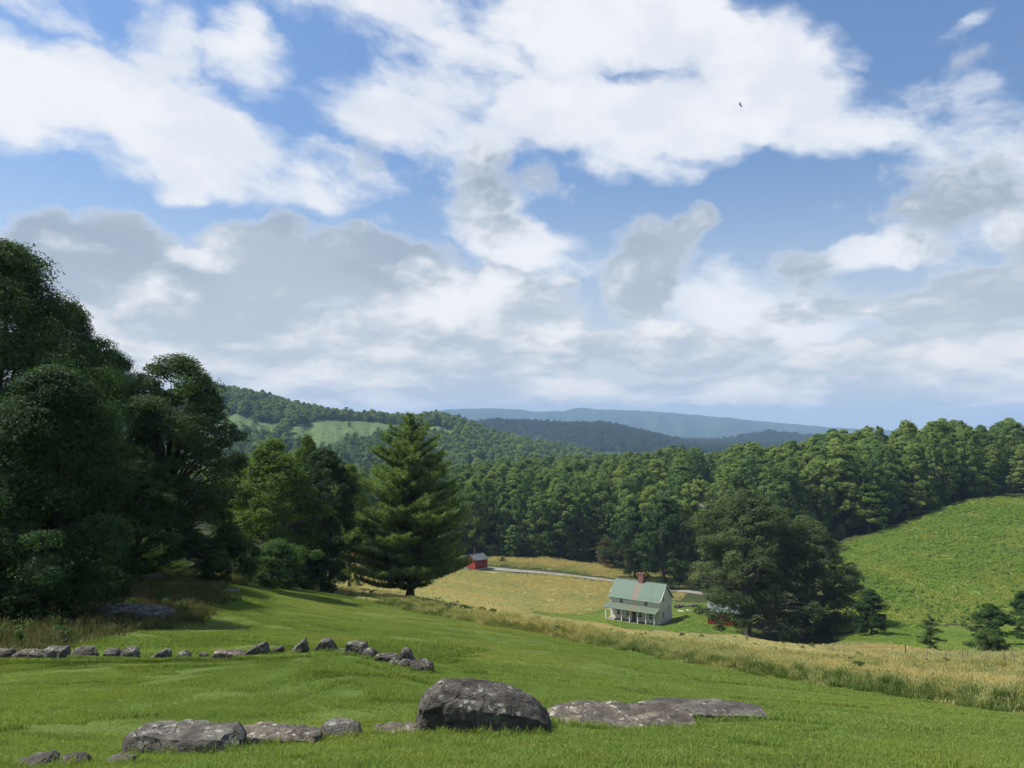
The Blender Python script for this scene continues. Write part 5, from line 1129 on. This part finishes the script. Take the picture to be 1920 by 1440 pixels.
# ------------------------------------------------------------------ a bird in the sky
def bird():
    c = P(1388, 197, 45)
    o = np.array; V = []; Q = []
    def add(v, q): 
        n = sum(len(x) for x in V); V.append(np.array(v, float)); Q.append(np.array(q) + n)
    s = np.linspace(0, 1, 7); b, q = tube(np.stack([s * 0.17 - 0.07, s * 0, 0.012 * np.sin(s * 3)], 1), [.006, .02, .027, .025, .02, .016, .004], 8); add(b, q)
    for sg in (-1, 1):
        w = [(0.05, sg * .02, .01), (-0.03, sg * .02, .005), (0.055, sg * .09, .05), (-0.035, sg * .09, .045), (0.02, sg * .17, .035), (-0.035, sg * .19, .025)]
        w2 = [(a, b_, z - 0.006) for a, b_, z in w]; add(w + w2, [[0, 1, 3, 2], [2, 3, 5, 4], [6, 8, 9, 7], [8, 10, 11, 9], [0, 2, 8, 6], [2, 4, 10, 8], [1, 7, 9, 3], [3, 9, 11, 5], [4, 5, 11, 10]])
    tl = [(-.06, -.008, 0.003), (-.06, .008, 0.003), (-.15, .025, 0.003), (-.15, -.025, 0.003)]; add(tl + [(a, b_, -0.003) for a, b_, z in tl], [[0, 1, 2, 3], [7, 6, 5, 4], [0, 3, 7, 4], [1, 5, 6, 2], [2, 6, 7, 3]])
    m, T, bb = material('dark_feathers', 0.8, 0.2); n = T.noise(T.new('ShaderNodeTexCoord').outputs['Object'], 30, 2); T.l.new(T.mix(n, (0.02, 0.02, 0.025), (0.05, 0.05, 0.055)), bb.inputs['Base Color'])
    ob = obj('bird', mesh_np('bird', np.concatenate(V), [np.concatenate(Q)], [m], smooth=True), None, c, (0.5, -0.3, 2.4)); tag(ob, 'tiny dark bird flying in front of the white clouds', 'bird')
bird()

# ------------------------------------------------------------------ grass and undergrowth
def blade_material(name, low, mid, top, var=0.35, trans=0.3, soft=False, z=0.35):
    m = bpy.data.materials.new(name); m.use_nodes = True; T = NT(m.node_tree); b = T.n['Principled BSDF']; out = T.n['Material Output']
    h = attr(T, 'h'); t = attr(T, 'tint'); p = wpos(T)
    n1 = T.noise(p, 0.35, 3, 0.6); n3 = T.noise(p, 0.07, 3, 0.55); n2 = T.noise(T.vm('MULTIPLY', p, (0.5, 1.4, 1)), 1.6, 3, 0.6)
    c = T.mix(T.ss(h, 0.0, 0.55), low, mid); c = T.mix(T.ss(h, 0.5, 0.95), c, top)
    c = T.mix(T.math('MULTIPLY', t, var), c, tuple(x * 1.6 for x in mid)); c = T.mix(T.ss(n1, 0.45, 0.7, 0, 0.55), c, tuple(x * k for x, k in zip(mid, (1.40, 1.20, 0.95))))
    c = T.mix(T.ss(n2, 0.5, 0.75, 0, 0.5), c, tuple(x * 0.62 for x in mid)); n5 = T.noise(p, 2.8, 3, 0.65); c = T.mix(T.ss(n5, 0.58, 0.72, 0, 0.55), c, tuple(x * k for x, k in zip(mid, (1.5, 1.05, 1.1)))); c = T.mix(T.ss(n5, 0.42, 0.30, 0, 0.5), c, tuple(x * k for x, k in zip(mid, (0.55, 0.8, 0.7)))); c = T.mix(T.ss(n3, 0.44, 0.62, 0, 0.7), c, tuple(x * k for x, k in zip(top, (1.22, 1.02, 0.95))))
    T.l.new(c, b.inputs['Base Color']); b.inputs['Roughness'].default_value = 0.6; b.inputs['Specular IOR Level'].default_value = 0.2
    tr = T.new('ShaderNodeBsdfTranslucent'); T.l.new(T.mix(1.0, c, (1.4, 1.5, 0.8), 'MULTIPLY'), tr.inputs[0]); mx = T.new('ShaderNodeMixShader'); mx.inputs[0].default_value = trans
    T.l.new(b.outputs[0], mx.inputs[1]); T.l.new(tr.outputs[0], mx.inputs[2]); T.l.new(mx.outputs[0], out.inputs[0])
    return m
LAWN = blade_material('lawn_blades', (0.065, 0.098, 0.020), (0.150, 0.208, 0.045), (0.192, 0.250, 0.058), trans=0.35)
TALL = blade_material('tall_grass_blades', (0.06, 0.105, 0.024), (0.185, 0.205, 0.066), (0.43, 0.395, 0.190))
VALE = blade_material('vale_blades', (0.10, 0.165, 0.03), (0.17, 0.26, 0.05), (0.20, 0.30, 0.06))
TALLG = blade_material('green_stalks', (0.045, 0.085, 0.020), (0.085, 0.135, 0.034), (0.16, 0.185, 0.06))
SCRUBG = blade_material('scrub_blades', (0.08, 0.14, 0.026), (0.17, 0.25, 0.05), (0.24, 0.31, 0.08))
GOLD = blade_material('golden_hay_blades', (0.19, 0.20, 0.07), (0.335, 0.330, 0.142), (0.43, 0.405, 0.20), var=0.15)
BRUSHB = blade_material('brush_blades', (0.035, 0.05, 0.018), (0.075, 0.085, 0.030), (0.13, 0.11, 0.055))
def blades(seed, size, n, h0, h1, w, mat, lean=0.35, clump=0.0, seedhead=0.0):
    """a square patch of n bent blades"""
    rg = np.random.default_rng(seed); r = size / 2
    if clump:
        k = max(4, int(size * size * clump)); cc = rg.uniform(-r, r, (k, 2)); c = cc[rg.integers(0, k, n)] + rg.normal(0, size * 0.05, (n, 2))
    else: c = rg.uniform(-r, r, (n, 2))
    hh = rg.uniform(h0, h1, n) * (0.75 + 0.35 * vnoise(c[:, 0] * 2.2, c[:, 1] * 2.2, seed)); a = rg.uniform(0, 6.283, n); ln = np.abs(rg.normal(0, lean, n)); ww = w * rg.uniform(0.6, 1.3, n)
    d = np.stack([np.cos(a), np.sin(a)], 1); s = np.stack([-np.sin(a + rg.normal(0, .8, n)), np.cos(a)], 1); s = unit(s)
    z0 = np.full(n, -0.04); V = np.zeros((n, 5, 3))
    for j, (f, wf) in enumerate(((0, 1), (0.55, 0.8), (1.0, 0))):
        p = c + d * (ln * hh * f ** 1.8)[:, None]; z = np.where(f > 0, hh * f * (1 - 0.25 * ln * f), z0)
        if wf: V[:, 2 * j, :2] = p - s * (ww * wf / 2)[:, None]; V[:, 2 * j + 1, :2] = p + s * (ww * wf / 2)[:, None]; V[:, 2 * j, 2] = V[:, 2 * j + 1, 2] = z
        else: V[:, 4, :2] = p; V[:, 4, 2] = z
    i = np.arange(n)[:, None] * 5; Qd = i + np.array([[0, 1, 3, 2]]); Tr = i + np.array([[2, 3, 4]])
    hv = np.tile([0, 0, .55, .55, 1.0], n); tv = np.repeat(rg.uniform(0, 1, n), 5); V = V.reshape(-1, 3); faces = [Qd, Tr]
    if seedhead:
        m = int(n * seedhead); pick = rg.choice(n, m, False); tip = V.reshape(n, 5, 3)[pick, 4]; q = np.zeros((m, 4, 3)); L = (h1 * 0.18) * rg.uniform(.6, 1.3, m); ss = np.concatenate([s[pick], np.zeros((m, 1))], 1)
        q[:, 0] = tip - [0, 0, 1] * (L * .5)[:, None]; q[:, 2] = tip + [0, 0, 1] * (L * .5)[:, None]; q[:, 1] = tip + ss * (w * 1.3); q[:, 3] = tip - ss * (w * 1.3)
        o = len(V); V = np.concatenate([V, q.reshape(-1, 3)]); faces.append(o + np.arange(4 * m).reshape(m, 4)); hv = np.concatenate([hv, np.ones(4 * m)]); tv = np.concatenate([tv, np.repeat(rg.uniform(0, 1, m), 4)])
    return bpy.data.objects.new('grass_source', mesh_np('grass_source', V, faces, [mat], {'h': hv, 'tint': tv}))
def spread(name, sources, pg, step, y0, y1, label, cat='grass', smin=0.85, smax=1.15, pxlo=-420, pxhi=2440, keep=None, seed=1, jit=0.25, flat=True, dz=0.0):
    rg = np.random.default_rng(seed)
    x0, x1 = -0.85 * y1 - 6, 0.85 * y1 + 6
    X, Y = np.meshgrid(np.arange(x0, x1, step), np.arange(y0, y1, step)); X = X.ravel() + rg.uniform(-jit, jit, X.size) * step; Y = Y.ravel() + rg.uniform(-jit, jit, Y.size) * step
    pxx = 960 + F * X / np.maximum(Y, 1); ok = (pxx > pxlo) & (pxx < pxhi) & inside(X, Y, pg)
    if keep is not None: ok &= keep(X, Y, rg)
    X, Y = X[ok], Y[ok]; Z = ground_z(X, Y) + dz; n = len(X); rot = np.zeros((n, 3)); yaw = rg.uniform(0, 6.283, n)
    if flat:
        N = slope_n(X, Y, step * 0.4)
        for i in range(n): rot[i] = (Vector(N[i]).to_track_quat('Z', 'Y').to_matrix() @ Matrix.Rotation(yaw[i], 3, 'Z')).to_euler()
    else: rot[:, 2] = yaw
    scatter(name, np.stack([X, Y, Z], 1), rot, rg.uniform(smin, smax, n), rg.integers(0, len(sources), n), sources, label, cat)
    print(name, n)
_E = poly(EDGE); _E = np.concatenate([np.linspace(a, b, 24, endpoint=False) for a, b in zip(_E[:-1], _E[1:])])
def edge_dist(x, y):
    """distance to the line where the lawn meets the tall grass"""
    return np.sqrt(((np.asarray(x)[:, None] - _E[None, :, 0]) ** 2 + (np.asarray(y)[:, None] - _E[None, :, 1]) ** 2).min(1))
def grow():
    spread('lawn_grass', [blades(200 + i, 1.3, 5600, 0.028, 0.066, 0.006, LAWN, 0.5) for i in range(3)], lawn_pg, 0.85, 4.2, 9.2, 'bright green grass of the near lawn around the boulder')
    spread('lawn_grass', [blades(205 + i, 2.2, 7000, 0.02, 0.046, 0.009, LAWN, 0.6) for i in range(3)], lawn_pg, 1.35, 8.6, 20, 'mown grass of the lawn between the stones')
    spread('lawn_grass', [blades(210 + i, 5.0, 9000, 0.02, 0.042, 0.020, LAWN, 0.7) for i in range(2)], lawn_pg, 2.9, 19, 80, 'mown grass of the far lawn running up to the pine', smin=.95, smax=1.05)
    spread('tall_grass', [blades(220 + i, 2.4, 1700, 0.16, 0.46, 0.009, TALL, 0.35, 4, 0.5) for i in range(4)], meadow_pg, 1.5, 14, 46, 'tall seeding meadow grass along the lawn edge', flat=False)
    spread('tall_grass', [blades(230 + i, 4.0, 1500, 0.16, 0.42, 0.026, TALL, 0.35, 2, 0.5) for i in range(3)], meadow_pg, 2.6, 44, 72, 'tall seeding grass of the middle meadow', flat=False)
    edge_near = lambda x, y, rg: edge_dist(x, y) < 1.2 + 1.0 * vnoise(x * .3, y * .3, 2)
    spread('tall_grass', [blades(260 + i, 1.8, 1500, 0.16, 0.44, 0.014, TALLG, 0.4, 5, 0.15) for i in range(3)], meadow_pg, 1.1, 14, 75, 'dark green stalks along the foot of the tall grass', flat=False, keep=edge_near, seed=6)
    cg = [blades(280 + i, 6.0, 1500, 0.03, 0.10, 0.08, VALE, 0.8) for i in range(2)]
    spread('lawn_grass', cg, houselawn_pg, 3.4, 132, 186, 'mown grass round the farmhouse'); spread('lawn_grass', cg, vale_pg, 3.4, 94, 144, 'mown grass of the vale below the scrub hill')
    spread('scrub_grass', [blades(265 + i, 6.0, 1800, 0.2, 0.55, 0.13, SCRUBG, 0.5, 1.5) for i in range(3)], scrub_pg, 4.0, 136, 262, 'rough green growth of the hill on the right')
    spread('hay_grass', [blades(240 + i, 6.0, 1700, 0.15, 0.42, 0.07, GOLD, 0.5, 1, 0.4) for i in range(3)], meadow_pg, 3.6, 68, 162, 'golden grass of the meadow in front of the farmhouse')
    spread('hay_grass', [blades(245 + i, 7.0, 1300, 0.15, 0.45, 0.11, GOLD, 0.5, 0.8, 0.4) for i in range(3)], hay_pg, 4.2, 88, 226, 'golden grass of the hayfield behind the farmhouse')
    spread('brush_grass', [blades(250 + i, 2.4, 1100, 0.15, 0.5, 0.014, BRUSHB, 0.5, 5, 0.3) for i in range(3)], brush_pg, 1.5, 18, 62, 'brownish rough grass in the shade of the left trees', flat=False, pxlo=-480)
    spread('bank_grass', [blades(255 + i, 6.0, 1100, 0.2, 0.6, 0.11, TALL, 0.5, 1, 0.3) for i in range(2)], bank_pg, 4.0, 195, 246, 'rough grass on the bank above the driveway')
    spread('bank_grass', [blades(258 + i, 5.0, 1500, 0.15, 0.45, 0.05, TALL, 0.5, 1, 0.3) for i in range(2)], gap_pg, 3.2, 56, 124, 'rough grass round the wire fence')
    # longer grass that the mower leaves round the stones
    rg = np.random.default_rng(12); q = []
    for gx, gy, hw, hd in FEET:
        m = max(8, int(hw * 44)); a = rg.uniform(0, 6.283, m); k = rg.uniform(0.94, 1.16, m); q.append(np.stack([gx + np.cos(a) * hw * k, gy + np.sin(a) * (hd * k + 0.02)], 1))
        e = rg.uniform(-1, 1, m); q.append(np.stack([gx + e * hw, gy - hd * np.sqrt(1 - 0.8 * e * e) * rg.uniform(0.86, 1.1, m) - 0.03], 1))
    q = np.concatenate(q); r = np.zeros((len(q), 3)); r[:, 2] = rg.uniform(0, 6.28, len(q))
    scatter('stone_side_grass', np.concatenate([q, ground_z(q[:, 0], q[:, 1])[:, None]], 1), r, rg.uniform(0.6, 1.25, len(q)), rg.integers(0, 3, len(q)), [blades(270 + i, 0.16, 46, 0.05, 0.15, 0.006, LAWN, 0.6) for i in range(3)], 'longer grass growing up round the stones', 'grass')
    # scrub plants on the hill
    sc = [whole(broadleaf(80 + i, 1.0, 1.5, 0.05, 12, 260, 0.26, 0.32, (0.4, 1.0), 0.3, 0.9, ('scrub', BARK), 0), 'scrub_source') for i in range(4)]
    spread('scrub_plants', sc, scrub_pg, 1.15, 136, 262, 'weedy green scrub covering the hill on the right', 'undergrowth', 0.25, 0.85, keep=lambda x, y, rg: rg.uniform(size=len(x)) < np.clip(0.45 + 0.6 * vnoise(x * .08, y * .08, 5) + 0.3 * vnoise(x * .3, y * .3, 6), 0.06, 0.95), flat=False, seed=4)
    wd = [whole(broadleaf(90 + i, 0.7, 0.9, 0.05, 10, 300, 0.10, 0.16, (0.45, 1.0), 0.3, 0.8, ('shrub', BARK), 0), 'weed_source') for i in range(3)]
    spread('meadow_weeds', wd, meadow_pg, 1.9, 15, 110, 'scattered green weeds among the meadow grass', 'weeds', 0.5, 1.2, keep=lambda x, y, rg: rg.uniform(size=len(x)) < np.clip(0.05 + 0.30 * vnoise(x * .15, y * .15, 9), 0.01, 0.5), flat=False, seed=8)
    spread('brush_weeds', wd, brush_pg, 1.3, 19, 75, 'low weeds under the trees at the left', 'weeds', 0.5, 1.1, keep=lambda x, y, rg: (rg.uniform(size=len(x)) < 0.5) & ~((y < 33) & (960 + F * x / y > 150) & (960 + F * x / y < 345)), flat=False, seed=9, pxlo=-480)
grow()

# ------------------------------------------------------------------ haze
def haze():
    V, Q = box((-9000, -400, -190), (9000, 10400, 245)); m = bpy.data.materials.new('valley_haze'); m.use_nodes = True
    T = NT(m.node_tree)
    for n in list(T.n): T.n.remove(n)
    out = T.new('ShaderNodeOutputMaterial'); v = T.new('ShaderNodeVolumePrincipled'); T.l.new(v.outputs[0], out.inputs['Volume'])
    v.inputs['Color'].default_value = (0.42, 0.63, 0.93, 1); v.inputs['Density'].default_value = 1.15e-4; v.inputs['Anisotropy'].default_value = 0.0
    o = obj('haze', mesh_np('haze', V, [Q], [m])); tag(o, 'thin blue haze filling the valley air', 'haze', kind='stuff')
haze()
